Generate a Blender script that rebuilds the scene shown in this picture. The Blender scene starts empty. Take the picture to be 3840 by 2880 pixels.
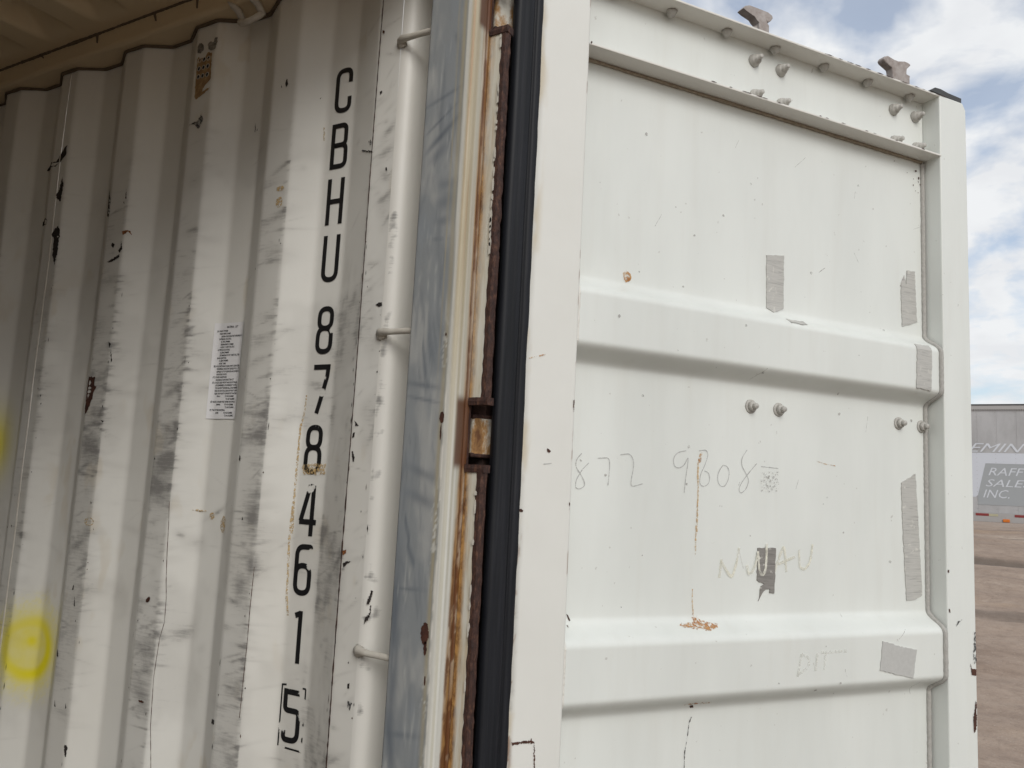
import bpy, bmesh, math, random
import numpy as np
from mathutils import Vector, Matrix, noise as mnoise
from mathutils.geometry import tessellate_polygon

sc = bpy.context.scene
COL = sc.collection
rng = random.Random(7)

# ------------------------------------------------------------------ camera, sky, sun, exposure
cam_d = bpy.data.cameras.new('camera')
cam_d.sensor_width = 36.0
cam_d.lens = 29.114
cam_d.clip_start = 0.02
cam_d.clip_end = 3000
cam = bpy.data.objects.new('camera', cam_d)
COL.objects.link(cam)
XR = Vector((0.86655217, 0.49654926, 0.05026097))
YD = Vector((-0.01938061, 0.134109, -0.99077705))
ZF = Vector((-0.49871006, 0.85758592, 0.12583587))
rot = Matrix((XR, -YD, -ZF)).transposed()
cam.matrix_world = Matrix.Translation((0, -1.214, 1.78)) @ rot.to_4x4()
sc.camera = cam

SUN_TO = Vector((0.57, -0.61, 0.55)).normalized()
SUN_EL = math.asin(SUN_TO.z)
SUN_AZ = math.atan2(SUN_TO.x, SUN_TO.y)
world = bpy.data.worlds.new('World')
sc.world = world
world.use_nodes = True
wn, wl = world.node_tree.nodes, world.node_tree.links
wn.clear()
wout = wn.new('ShaderNodeOutputWorld')
wbg = wn.new('ShaderNodeBackground')
wbg.inputs['Strength'].default_value = 0.087
sky = wn.new('ShaderNodeTexSky')
sky.sky_type = 'NISHITA'
sky.sun_disc = False
sky.sun_elevation = SUN_EL
sky.sun_rotation = SUN_AZ
sky.dust_density = 1.5
tc = wn.new('ShaderNodeTexCoord')
sep = wn.new('ShaderNodeSeparateXYZ'); wl.new(tc.outputs['Generated'], sep.inputs[0])
zz = wn.new('ShaderNodeMath'); zz.operation = 'MAXIMUM'; zz.inputs[1].default_value = 0.0
wl.new(sep.outputs['Z'], zz.inputs[0])
za = wn.new('ShaderNodeMath'); za.operation = 'ADD'; za.inputs[1].default_value = 0.30
wl.new(zz.outputs[0], za.inputs[0])
comb = wn.new('ShaderNodeCombineXYZ')
for ax in ('X', 'Y'):
    dv = wn.new('ShaderNodeMath'); dv.operation = 'DIVIDE'
    wl.new(sep.outputs[ax], dv.inputs[0]); wl.new(za.outputs[0], dv.inputs[1])
    wl.new(dv.outputs[0], comb.inputs[ax])
mp = wn.new('ShaderNodeMapping'); mp.inputs['Location'].default_value = (3.1, 7.4, 0.0)
wl.new(comb.outputs[0], mp.inputs[0])
cn = wn.new('ShaderNodeTexNoise'); cn.inputs['Scale'].default_value = 6.6; cn.inputs['Detail'].default_value = 5.0
cn.inputs['Roughness'].default_value = 0.52; cn.inputs['Distortion'].default_value = 0.25
wl.new(mp.outputs[0], cn.inputs['Vector'])
cr = wn.new('ShaderNodeValToRGB')
cr.color_ramp.elements[0].position = 0.37; cr.color_ramp.elements[0].color = (.34, .34, .34, 1)
cr.color_ramp.elements[1].position = 0.57; cr.color_ramp.elements[1].color = (1, 1, 1, 1)
wl.new(cn.outputs['Fac'], cr.inputs[0])
cn2 = wn.new('ShaderNodeTexNoise'); cn2.inputs['Scale'].default_value = 9.0; cn2.inputs['Detail'].default_value = 4.0
wl.new(mp.outputs[0], cn2.inputs['Vector'])
cr2 = wn.new('ShaderNodeValToRGB')
cr2.color_ramp.elements[0].position = 0.38; cr2.color_ramp.elements[0].color = (9.6, 9.8, 10.1, 1)
cr2.color_ramp.elements[1].position = 0.60; cr2.color_ramp.elements[1].color = (10.4, 10.6, 10.8, 1)
wl.new(cn2.outputs['Fac'], cr2.inputs[0])
wmix = wn.new('ShaderNodeMix'); wmix.data_type = 'RGBA'
wl.new(cr.outputs[0], wmix.inputs[0])
wsc = wn.new('ShaderNodeVectorMath'); wsc.operation = 'SCALE'; wsc.inputs['Scale'].default_value = 1.8
wl.new(sky.outputs[0], wsc.inputs[0]); wl.new(wsc.outputs[0], wmix.inputs[6]); wl.new(cr2.outputs[0], wmix.inputs[7])
wl.new(wmix.outputs[2], wbg.inputs[0]); wl.new(wbg.outputs[0], wout.inputs[0])

sun_d = bpy.data.lights.new('sun', 'SUN')
sun_d.energy = 1.58
sun_d.angle = math.radians(30)
sun_d.color = (1.0, 0.975, 0.93)
sun = bpy.data.objects.new('sun', sun_d)
COL.objects.link(sun)
sun.rotation_euler = SUN_TO.to_track_quat('Z', 'Y').to_euler()

sc.view_settings.view_transform = 'Standard'
sc.view_settings.look = 'None'
sc.view_settings.exposure = -0.05
sc.view_settings.gamma = 1.0
sc.view_settings.use_curve_mapping = False
sc.render.engine = 'CYCLES'
sc.cycles.max_bounces = 12
sc.cycles.diffuse_bounces = 8
sc.cycles.glossy_bounces = 4
sc.cycles.transparent_max_bounces = 16

# ------------------------------------------------------------------ data measured in metres
DATA={'chips':[('d',[(-2.1021,2.6238),(-2.1123,2.621),(-2.1267,2.6033),(-2.1444,2.5838),(-2.2392,2.594),(-2.2437,2.5864),(-2.1453,2.5705),(-2.1193,2.5842),(-2.104,2.5973)]),('d',[(-2.108,2.538),(-2.1111,2.5252),(-2.1167,2.4995),(-2.1291,2.4902),(-2.1209,2.478),(-2.1035,2.4691),(-2.1017,2.4886),(-2.1005,2.5148)]),('d',[(-2.1642,2.4315),(-2.2375,2.4397),(-2.2366,2.4282),(-2.1565,2.412),(-2.1519,2.4247)]),('d',[(-2.1009,2.4032),(-2.1141,2.3983),(-2.1303,2.3826),(-2.116,2.3723),(-2.1143,2.3461),(-2.1134,2.3243),(-2.1008,2.2973),(-2.0955,2.3226),(-2.0948,2.3442),(-2.093,2.3702),(-2.0947,2.3918)]),('d',[(-1.9176,2.4821),(-1.9207,2.4599),(-1.9078,2.4096),(-1.8914,2.4012),(-1.8885,2.4132),(-1.892,2.4512)]),('d',[(-1.8331,2.4657),(-1.8316,2.4388),(-1.8268,2.4402)]),('d',[(-1.836,2.4353),(-1.8377,2.4306),(-1.8326,2.4266)]),('r',[(-1.8299,2.3569),(-1.8251,2.3474),(-1.8183,2.3525),(-1.8134,2.3567),(-1.8048,2.347),(-1.8094,2.3582),(-1.8173,2.3594)]),('d',[(-1.8632,2.332),(-1.8672,2.3263),(-1.8574,2.3172),(-1.8528,2.3268)]),('d',[(-1.8288,2.3324),(-1.8291,2.3162),(-1.8371,2.309),(-1.8299,2.3034),(-1.8229,2.3117)]),('d',[(-1.8294,2.3001),(-1.8558,2.2906),(-1.8769,2.2845),(-1.8606,2.2821),(-1.8309,2.2914)]),('k',[(-1.5799,2.6113),(-1.589,2.5972),(-1.6189,2.5916),(-1.5989,2.5891),(-1.5858,2.5749),(-1.5781,2.5794),(-1.5697,2.5975)]),('d',[(-1.3088,2.6403),(-1.3124,2.63),(-1.3088,2.62),(-1.3034,2.6262)]),('d',[(-1.3233,2.6286),(-1.3241,2.6232),(-1.3209,2.6207)]),('d',[(-1.4369,2.5783),(-1.4347,2.5529),(-1.433,2.5642)]),('d',[(-1.4288,2.5634),(-1.4299,2.5559),(-1.4267,2.5584)]),('b',[(-1.8955,2.0012),(-1.8988,1.9699),(-1.8948,1.9147),(-1.8946,1.9069),(-1.8849,1.9127),(-1.8713,1.9419),(-1.8692,1.9574),(-1.8586,1.9748),(-1.8691,1.9809),(-1.8669,1.9965)]),('d',[(-1.8228,2.0637),(-1.8205,2.0463),(-1.818,2.0308),(-1.816,2.0349),(-1.8206,2.058)]),('d',[(-1.8948,2.0925),(-1.9014,2.0854),(-1.8911,2.0931)]),('d',[(-1.8328,2.0837),(-1.8274,2.0677),(-1.8242,2.0774)]),('d',[(-1.8281,1.8934),(-1.8224,1.8878),(-1.8188,1.8918)]),('d',[(-1.5454,2.0239),(-1.5433,2.0215),(-1.5429,2.0244)]),('d',[(-1.6186,1.8109),(-1.6189,1.8055),(-1.614,1.8063)]),('d',[(-1.3491,1.8225),(-1.349,1.8109),(-1.345,1.8093),(-1.3453,1.8193)]),('d',[(-1.3234,1.697),(-1.3239,1.6905),(-1.3202,1.6907)]),('b',[(-1.5865,1.5103),(-1.596,1.5025),(-1.5957,1.4971),(-1.5897,1.497),(-1.5834,1.5011),(-1.5822,1.5074)]),('b',[(-1.5885,1.2939),(-1.5851,1.2895),(-1.5744,1.2896),(-1.5684,1.2916),(-1.5752,1.2945)]),('d',[(-1.8279,1.1559),(-1.826,1.1406),(-1.8225,1.1306),(-1.8202,1.1308),(-1.8206,1.1429),(-1.818,1.15),(-1.822,1.1567)]),('d',[(-1.8931,1.3587),(-1.8924,1.3424),(-1.8857,1.3405),(-1.8873,1.3486)]),('d',[(-1.8572,1.5103),(-1.8631,1.4957),(-1.8571,1.497)]),('d',[(-1.8499,1.4824),(-1.8494,1.4606),(-1.8449,1.4593)]),('d',[(-1.837,1.4312),(-1.8379,1.4263),(-1.8343,1.4268)]),('d',[(-1.881,1.2452),(-1.88,1.2311),(-1.8749,1.2308)]),('d',[(-1.8397,1.2467),(-1.8394,1.2326),(-1.835,1.2351)]),('d',[(-1.3682,1.292),(-1.3711,1.2824),(-1.3523,1.2848),(-1.3529,1.2933)]),('d',[(-2.1485,1.6275),(-2.1453,1.6197),(-2.144,1.6266)]),('d',[(-1.3242,1.696),(-1.3238,1.6895),(-1.3204,1.6916)]),('d',[(-1.0171,2.1175),(-1.0097,2.1221),(-1.0018,2.1209),(-1.0009,2.1152),(-1.0077,2.1131)]),('d',[(-1.049,1.8953),(-1.0452,1.8891),(-1.0456,1.8845),(-1.0369,1.8846),(-1.043,1.8907)]),('d',[(-1.0494,1.8707),(-1.0505,1.8615),(-1.0459,1.8631),(-1.0444,1.8723)]),('d',[(-1.0488,1.8356),(-1.0454,1.8174),(-1.0413,1.816),(-1.041,1.8251),(-1.0461,1.8362)]),('r',[(-1.0534,1.6497),(-1.0447,1.6528),(-1.0445,1.6463),(-1.0519,1.6419)]),('d',[(-1.0504,1.6272),(-1.0419,1.6318),(-1.0284,1.633),(-1.0388,1.6283),(-1.0484,1.6186)]),('d',[(-0.9827,1.5843),(-0.9852,1.5712),(-0.9871,1.5595),(-0.9845,1.5598),(-0.9803,1.5746),(-0.9781,1.5833)]),('d',[(-0.983,1.5557),(-0.9821,1.5459),(-0.9891,1.5323),(-0.9905,1.5236),(-0.9845,1.5314),(-0.9799,1.5461),(-0.9802,1.5575)]),('d',[(-1.0179,1.4152),(-1.0179,1.4067),(-1.0134,1.4075),(-1.0136,1.4173)]),('k',[(-1.0151,1.3862),(-1.0152,1.3722),(-1.0071,1.3735),(-1.0059,1.3849)]),('d',[(-1.0187,1.4546),(-1.0215,1.4514),(-1.0183,1.4504)]),('d',[(-0.9986,1.7032),(-0.999,1.6958),(-0.9963,1.6872),(-0.9965,1.6975)]),('k',[(-1.072,2.459),(-1.0626,2.4592),(-1.0554,2.45),(-1.0626,2.4457)]),('d',[(-1.0178,2.3923),(-1.0139,2.3933),(-1.0121,2.3858),(-1.0161,2.3864)]),('d',[(-1.0456,2.5547),(-1.0405,2.5571),(-1.0389,2.5533),(-1.0434,2.5492)]),('b',[(-1.05,2.6882),(-1.0436,2.6849),(-1.045,2.6783),(-1.0496,2.6829)]),('d',[(-1.2325,2.591),(-1.2299,2.593),(-1.2317,2.5885)]),('d',[(-1.0827,2.4439),(-1.0974,2.4478),(-1.0889,2.4426),(-1.0514,2.4292),(-1.0537,2.4323)])],'let':{'C':[(-1.2005,2.6562),(-1.1547,2.6461),(-1.1491,2.5427),(-1.1953,2.5515)],'B':[(-1.1973,2.5313),(-1.1574,2.524),(-1.153,2.4209),(-1.198,2.4279)],'H':[(-1.1971,2.4107),(-1.1544,2.4044),(-1.1542,2.3011),(-1.1988,2.3063)],'U':[(-1.1994,2.2866),(-1.1535,2.2814),(-1.1527,2.1826),(-1.1983,2.1864)],'8':[(-1.1986,2.1345),(-1.1566,2.1317),(-1.1512,2.0319),(-1.1935,2.0335)],'7':[(-1.1975,2.0126),(-1.1551,2.0112),(-1.152,1.9189),(-1.1909,1.9191)],'8b':[(-1.2052,1.8885),(-1.1587,1.8888),(-1.1551,1.7972),(-1.2037,1.7956)],'4':[(-1.2025,1.765),(-1.1625,1.7667),(-1.1559,1.6733),(-1.1998,1.6702)],'6':[(-1.2049,1.6489),(-1.1634,1.6521),(-1.1579,1.5543),(-1.1989,1.5499)],'1':[(-1.1916,1.5197),(-1.1651,1.5227),(-1.1635,1.4316),(-1.1864,1.4283)],'5':[(-1.2024,1.3691),(-1.1635,1.3753),(-1.1566,1.2755),(-1.1971,1.2679)],'box':[(-1.2117,1.3789),(-1.1494,1.3796),(-1.1519,1.2629),(-1.211,1.2623)]},'label':[(-1.4986,2.115),(-1.409,2.1144),(-1.408,1.9002),(-1.4987,1.9009)],'vent':[(-1.6038,2.7481),(-1.588,2.7479),(-1.5732,2.7471),(-1.6032,2.7276),(-1.5874,2.7275),(-1.5728,2.7276),(-1.6026,2.7072),(-1.5877,2.7065),(-1.5721,2.7065)],'ventpatch':[(-1.6129,2.7545),(-1.6089,2.759),(-1.6022,2.7537),(-1.5845,2.7531),(-1.5779,2.7642),(-1.5633,2.7591),(-1.561,2.7258),(-1.5588,2.6935),(-1.568,2.6855),(-1.5825,2.6735),(-1.5839,2.6671),(-1.5581,2.6726),(-1.563,2.6661),(-1.6027,2.6508),(-1.6087,2.6571),(-1.6109,2.6912),(-1.6123,2.7254)],'scrape':[[(-1.6166,2.7878),(-1.6127,2.7937),(-1.6031,2.7928),(-1.5948,2.7843),(-1.594,2.7739),(-1.604,2.766),(-1.6163,2.7698)],[(-1.5815,2.7846),(-1.5733,2.7894),(-1.5623,2.7851),(-1.558,2.7959),(-1.5516,2.7971),(-1.5502,2.7862),(-1.5542,2.7679),(-1.5664,2.7649),(-1.5779,2.7718)]],'ochre':[[(-1.2119,1.9496),(-1.2127,1.9165),(-1.2186,1.8834),(-1.2183,1.8179),(-1.2181,1.7369),(-1.216,1.67)],[(-1.2192,1.7336),(-1.2211,1.6631),(-1.219,1.6061),(-1.2171,1.5434),(-1.2108,1.5097)],[(-1.2204,2.5262),(-1.2177,2.4957)]],'ochresmear':[(-1.2052,1.8086),(-1.143,1.8119),(-1.1428,1.7897),(-1.2008,1.7893)],'yellow':[(-2.0483,1.3341),(-1.9666,1.3438),(-2.0582,1.4238),(-2.0382,1.2417),(-2.051,1.3588),(-2.3069,1.8412),(-2.1441,1.4082)],'crack':[(-1.5534,1.7162),(-1.5493,1.6644),(-1.5468,1.613),(-1.5425,1.545),(-1.5392,1.5113),(-1.5385,1.4609),(-1.5446,1.427),(-1.5475,1.377),(-1.549,1.3438),(-1.5475,1.2945),(-1.5459,1.2457),(-1.5376,1.1625)],'smear':[],'tape':{'T1':[(0.6753,2.3317),(0.7267,2.3397),(0.7277,2.2161),(0.7139,2.2093),(0.696,2.2031),(0.6771,2.2115)],'T1b':[(0.7128,2.187),(0.7333,2.186),(0.7657,2.1885),(0.7648,2.1787),(0.7479,2.1757),(0.7144,2.1772)],'T2':[(1.1206,2.3562),(1.11,2.3361),(1.1095,2.2952),(1.1132,2.226),(1.1645,2.2438),(1.1614,2.3028),(1.1584,2.3717),(1.1305,2.3701),(1.1277,2.3347),(1.1249,2.3351)],'T4':[(1.1038,1.8421),(1.1527,1.8666),(1.1577,1.7924),(1.1622,1.7237),(1.1675,1.6395),(1.1711,1.5903),(1.1698,1.5771),(1.1496,1.5687),(1.1182,1.5646),(1.1131,1.6318),(1.1077,1.7225),(1.1048,1.7904)],'T6':[(0.6601,1.6813),(0.7112,1.6821),(0.7103,1.6443),(0.7075,1.5856),(0.6939,1.5871),(0.6951,1.5948),(0.6839,1.5939),(0.6728,1.5849),(0.6633,1.5698),(0.6703,1.6),(0.6792,1.6051),(0.659,1.6136),(0.6598,1.644)],'T7':[(0.6655,1.8451),(0.7192,1.8498),(0.7174,1.804),(0.6648,1.8016)],'T3':[(1.1059,2.1761),(1.1568,2.1776),(1.1574,2.1499),(1.1541,2.0662),(1.1025,2.0678),(1.1054,2.1439)],'T5':[(0.9839,1.4847),(1.017,1.4784),(1.0211,1.4748),(1.0927,1.4627),(1.0801,1.4001),(1.0317,1.4102),(0.9743,1.4219)]},'hw':[[(0.1054,1.8286),(0.122,1.831)],[(0.2138,1.8558),(0.2025,1.8432),(0.2017,1.8292),(0.212,1.8173),(0.2216,1.8038),(0.2239,1.7931),(0.2116,1.7863),(0.2025,1.789),(0.2036,1.803),(0.2153,1.8237),(0.2309,1.8387)],[(0.2507,1.8487),(0.2766,1.8515),(0.279,1.8383),(0.2781,1.8161),(0.2763,1.7971)],[(0.3027,1.8589),(0.3255,1.8629),(0.3348,1.8512),(0.3354,1.8352),(0.3311,1.8157),(0.3292,1.7958),(0.3586,1.8042)],[(0.4644,1.8775),(0.442,1.8727),(0.4314,1.8588),(0.4347,1.8441),(0.445,1.8397),(0.4592,1.8455),(0.4709,1.8662),(0.4693,1.8494),(0.4641,1.8159),(0.462,1.7911)],[(0.4976,1.8796),(0.5165,1.8826),(0.5222,1.8745),(0.5152,1.8521),(0.5031,1.8313),(0.5007,1.8128),(0.508,1.8054),(0.5226,1.8088),(0.5286,1.8225),(0.5241,1.8357),(0.5134,1.8385)],[(0.5622,1.8531),(0.5517,1.8406),(0.5469,1.8234),(0.5546,1.8086),(0.5675,1.8075),(0.5788,1.8251),(0.5797,1.8422),(0.573,1.852),(0.5622,1.8531)],[(0.6273,1.8898),(0.613,1.8716),(0.6124,1.856),(0.6261,1.8378),(0.6343,1.8244),(0.6267,1.8051),(0.6114,1.7952),(0.6059,1.8042),(0.6131,1.8182),(0.6305,1.838),(0.6548,1.862)],[(0.6671,1.8564),(0.7168,1.855)]],'hwo':[[(0.8306,1.8777),(0.8577,1.8728),(0.8903,1.8702)]],'nw':[[(0.5578,1.6186),(0.5624,1.6566)],[(0.5604,1.6533),(0.5757,1.6335),(0.5911,1.6169),(0.6034,1.6503),(0.6093,1.6805)],[(0.6297,1.6455),(0.6344,1.627),(0.6432,1.6287),(0.654,1.6473),(0.6602,1.6711)],[(0.6596,1.6745),(0.6634,1.6338),(0.6716,1.622),(0.6813,1.6339),(0.6835,1.6646),(0.684,1.6913)],[(0.7076,1.6306),(0.7209,1.6615),(0.7344,1.6894),(0.7394,1.6617),(0.7421,1.6307)],[(0.7188,1.6478),(0.7674,1.6638)],[(0.779,1.6796),(0.7807,1.6412),(0.7959,1.635),(0.8125,1.6519),(0.8195,1.6915)]],'dt':[[(0.7421,1.466),(0.7312,1.4207)],[(0.7421,1.466),(0.7649,1.4585),(0.7627,1.4388),(0.7312,1.4239)],[(0.7878,1.4659),(0.7811,1.4298)],[(0.811,1.4667),(0.8065,1.4303)],[(0.797,1.4673),(0.8726,1.4678)]],'dr':[('o',0.05,[(0.2945,2.2294),(0.3032,2.2359),(0.3132,2.2308),(0.3156,2.221),(0.31,2.2133),(0.3023,2.2104),(0.2973,2.2181)]),('o',0.05,[(0.5011,1.8765),(0.5069,1.8769),(0.5052,1.865),(0.5037,1.8565),(0.4983,1.8538),(0.496,1.8627)]),('t',0.05,[(0.489,1.5494),(0.4946,1.5397),(0.5027,1.5443),(0.5049,1.5363),(0.5215,1.5311),(0.5465,1.5273),(0.5383,1.5211),(0.5095,1.5176),(0.4769,1.5203),(0.4487,1.5264),(0.4546,1.5294),(0.4887,1.5318)]),('t',0.05,[(0.4654,1.3714),(0.4932,1.3744),(0.5359,1.3727),(0.5217,1.3704),(0.4933,1.3703)]),('b',0.05,[(0.4854,1.3664),(0.4914,1.3686),(0.4976,1.3626),(0.4896,1.3615)]),('b',0.05,[(1.1637,2.6388),(1.1697,2.6409),(1.1714,2.637),(1.1655,2.634)]),('b',0.05,[(1.176,2.6234),(1.1808,2.6236),(1.1795,2.6173),(1.1753,2.6177)]),('b',0.05,[(1.174,2.6119),(1.177,2.6125),(1.1781,2.6076)]),('b',0.05,[(1.1805,2.6059),(1.1852,2.6061),(1.1828,2.6009)]),('b',0.05,[(1.1554,2.5985),(1.1596,2.6003),(1.1583,2.5949)]),('b',0.05,[(1.1575,2.616),(1.1604,2.6158),(1.1586,2.6129)]),('b',0.05,[(1.0879,2.6475),(1.0908,2.6482),(1.0896,2.6449)]),('b',0.05,[(1.1341,2.6272),(1.137,2.627),(1.1352,2.6245)]),('b',0.05,[(1.1647,2.5856),(1.167,2.5852),(1.1652,2.5823)]),('b',0.05,[(1.1735,2.5827),(1.1765,2.5825),(1.1747,2.5795)]),('b',0,[(0.1106,1.8578),(0.1147,1.8566),(0.1192,1.853),(0.116,1.8499),(0.1115,1.852)]),('b',0,[(0.059,1.7446),(0.0631,1.7462),(0.0678,1.7435),(0.0667,1.7398),(0.0608,1.7413)]),('b',0,[(0.0664,1.3433),(0.0764,1.3425),(0.0889,1.3436),(0.1015,1.3437),(0.1045,1.347),(0.1073,1.3427),(0.1118,1.3418),(0.1114,1.3383),(0.0954,1.3404),(0.0766,1.3393),(0.0678,1.3392)]),('b',0,[(0.1106,1.3397),(0.1122,1.3396),(0.1148,1.2964),(0.1132,1.2965)]),('b',0.05,[(0.1943,1.5515),(0.1979,1.5499),(0.2037,1.5395),(0.2013,1.538)]),('b',0.05,[(0.1925,1.5323),(0.1953,1.5308),(0.1941,1.5272)]),('k',0,[(1.2895,1.4975),(1.2935,1.4962),(1.2935,1.4199),(1.2861,1.4239),(1.2826,1.4426),(1.2864,1.4722)]),('b',0,[(1.2717,1.4245),(1.2771,1.4132),(1.2932,1.4107),(1.2916,1.396),(1.2767,1.3985)]),('b',0,[(1.2887,1.3391),(1.292,1.3352),(1.289,1.2734),(1.2814,1.2668),(1.2795,1.2996),(1.2835,1.3175)]),('k',0,[(1.2228,1.5111),(1.2316,1.5238),(1.2448,1.5272),(1.2372,1.52)]),('b',0,[(1.1978,1.642),(1.2024,1.6431),(1.2022,1.6357),(1.1977,1.6375)]),('b',0,[(1.1991,1.5529),(1.203,1.5521),(1.2045,1.5439),(1.2011,1.5447)]),('b',0,[(0.1627,1.952),(0.1648,1.9528),(0.1648,1.937),(0.1635,1.9277)]),('b',0,[(0.1621,1.7615),(0.1642,1.7601),(0.1635,1.7468)]),('o',0,[(0.0646,2.0217),(0.0983,2.0319),(0.0987,2.0307),(0.0653,2.0199)]),('b',0,[(0.169,2.6738),(0.1728,2.6726),(0.1703,2.6684),(0.168,2.6698)]),('k',0.004,[(0.6361,2.0566),(0.6405,2.0571),(0.6406,2.0547),(0.6361,2.0542)])],'drip':[[(0.4962,1.856),(0.4961,1.8275),(0.4979,1.7943),(0.4973,1.7545),(0.4961,1.7086)],[(0.4963,1.7743),(0.496,1.7412),(0.494,1.7083),(0.494,1.6657)],[(0.4889,1.596),(0.4888,1.5719),(0.4924,1.5461)],[(0.4941,1.3441),(0.4884,1.3321),(0.4852,1.3045),(0.4793,1.2773),(0.479,1.2471)]],'cam1':[(0.6143,2.9207),(0.6201,2.9282),(0.6328,2.9336),(0.6585,2.9338),(0.6897,2.9332),(0.7017,2.9288),(0.7042,2.9224),(0.6987,2.9144),(0.6887,2.908),(0.6848,2.9119),(0.6875,2.9055),(0.6928,2.9),(0.6625,2.8994),(0.6556,2.903),(0.6486,2.9101),(0.6246,2.9161)],'cam2':[(1.0767,2.9265),(1.0824,2.9348),(1.0936,2.9397),(1.1172,2.9357),(1.1322,2.9355),(1.1563,2.9416),(1.1684,2.9412),(1.1793,2.9375),(1.1636,2.9219),(1.1625,2.9081),(1.1764,2.9063),(1.1739,2.8989),(1.1109,2.8985),(1.1081,2.9099),(1.0816,2.9202)]}

# ------------------------------------------------------------------ numpy noise
_R = np.random.RandomState(11).rand(512, 512)

def vn(x, y, seed=0):
    x = np.asarray(x, float) + seed * 37.31; y = np.asarray(y, float) + seed * 17.77
    xi = np.floor(x).astype(int); yi = np.floor(y).astype(int)
    fx = x - xi; fy = y - yi
    fx = fx * fx * (3 - 2 * fx); fy = fy * fy * (3 - 2 * fy)
    a = _R[xi % 512, yi % 512]; b = _R[(xi + 1) % 512, yi % 512]
    c = _R[xi % 512, (yi + 1) % 512]; d = _R[(xi + 1) % 512, (yi + 1) % 512]
    return (a * (1 - fx) + b * fx) * (1 - fy) + (c * (1 - fx) + d * fx) * fy

def fbm(x, y, seed=0, oc=4):
    s = 0; a = 0.5; t = 0
    for i in range(oc):
        s = s + a * vn(np.asarray(x) * 2 ** i, np.asarray(y) * 2 ** i, seed + i * 5); t += a; a *= 0.5
    return s / t

def sst(a, b, x):
    t = np.clip((x - a) / (b - a), 0, 1)
    return t * t * (3 - 2 * t)

# ------------------------------------------------------------------ object helpers
ORG = {}

def empty(name, loc, label=None, cat=None, parent=None):
    o = bpy.data.objects.new(name, None)
    o.empty_display_size = 0.2
    COL.objects.link(o)
    o.location = loc
    ORG[o] = Vector(loc)
    if label: o['label'] = label
    if cat: o['category'] = cat
    return o

def obj(name, verts, faces, mats, parent=None, mi=None, smooth=False, attr=None, label=None, kind=None, org=None):
    """Link one mesh object; verts are world coordinates."""
    po = ORG[parent] if parent is not None else Vector((0, 0, 0))
    oo = Vector(org) if org is not None else po
    v = np.asarray(verts, float).reshape(-1, 3) - np.array(oo)
    me = bpy.data.meshes.new(name)
    if isinstance(faces, np.ndarray) and faces.ndim == 2:
        n, k = faces.shape
        me.vertices.add(len(v)); me.vertices.foreach_set('co', v.ravel())
        me.loops.add(n * k); me.loops.foreach_set('vertex_index', faces.astype(np.int32).ravel())
        me.polygons.add(n)
        me.polygons.foreach_set('loop_start', np.arange(0, n * k, k, dtype=np.int32))
        me.update(calc_edges=True)
    else:
        me.from_pydata([tuple(p) for p in v], [], [tuple(f) for f in faces])
    if not isinstance(mats, (list, tuple)): mats = [mats]
    for m in mats: me.materials.append(m)
    if mi is not None: me.polygons.foreach_set('material_index', np.asarray(mi, np.int32))
    if smooth: me.polygons.foreach_set('use_smooth', np.ones(len(me.polygons), bool))
    if attr is not None:
        for an, arr in attr.items():
            a = me.attributes.new(an, 'FLOAT_COLOR', 'POINT')
            a.data.foreach_set('color', np.asarray(arr, np.float32).ravel())
    me.update()
    o = bpy.data.objects.new(name, me)
    COL.objects.link(o)
    if parent is not None: o.parent = parent
    o.location = oo - po
    ORG[o] = oo
    if label: o['label'] = label
    if kind: o['kind'] = kind
    return o

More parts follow.
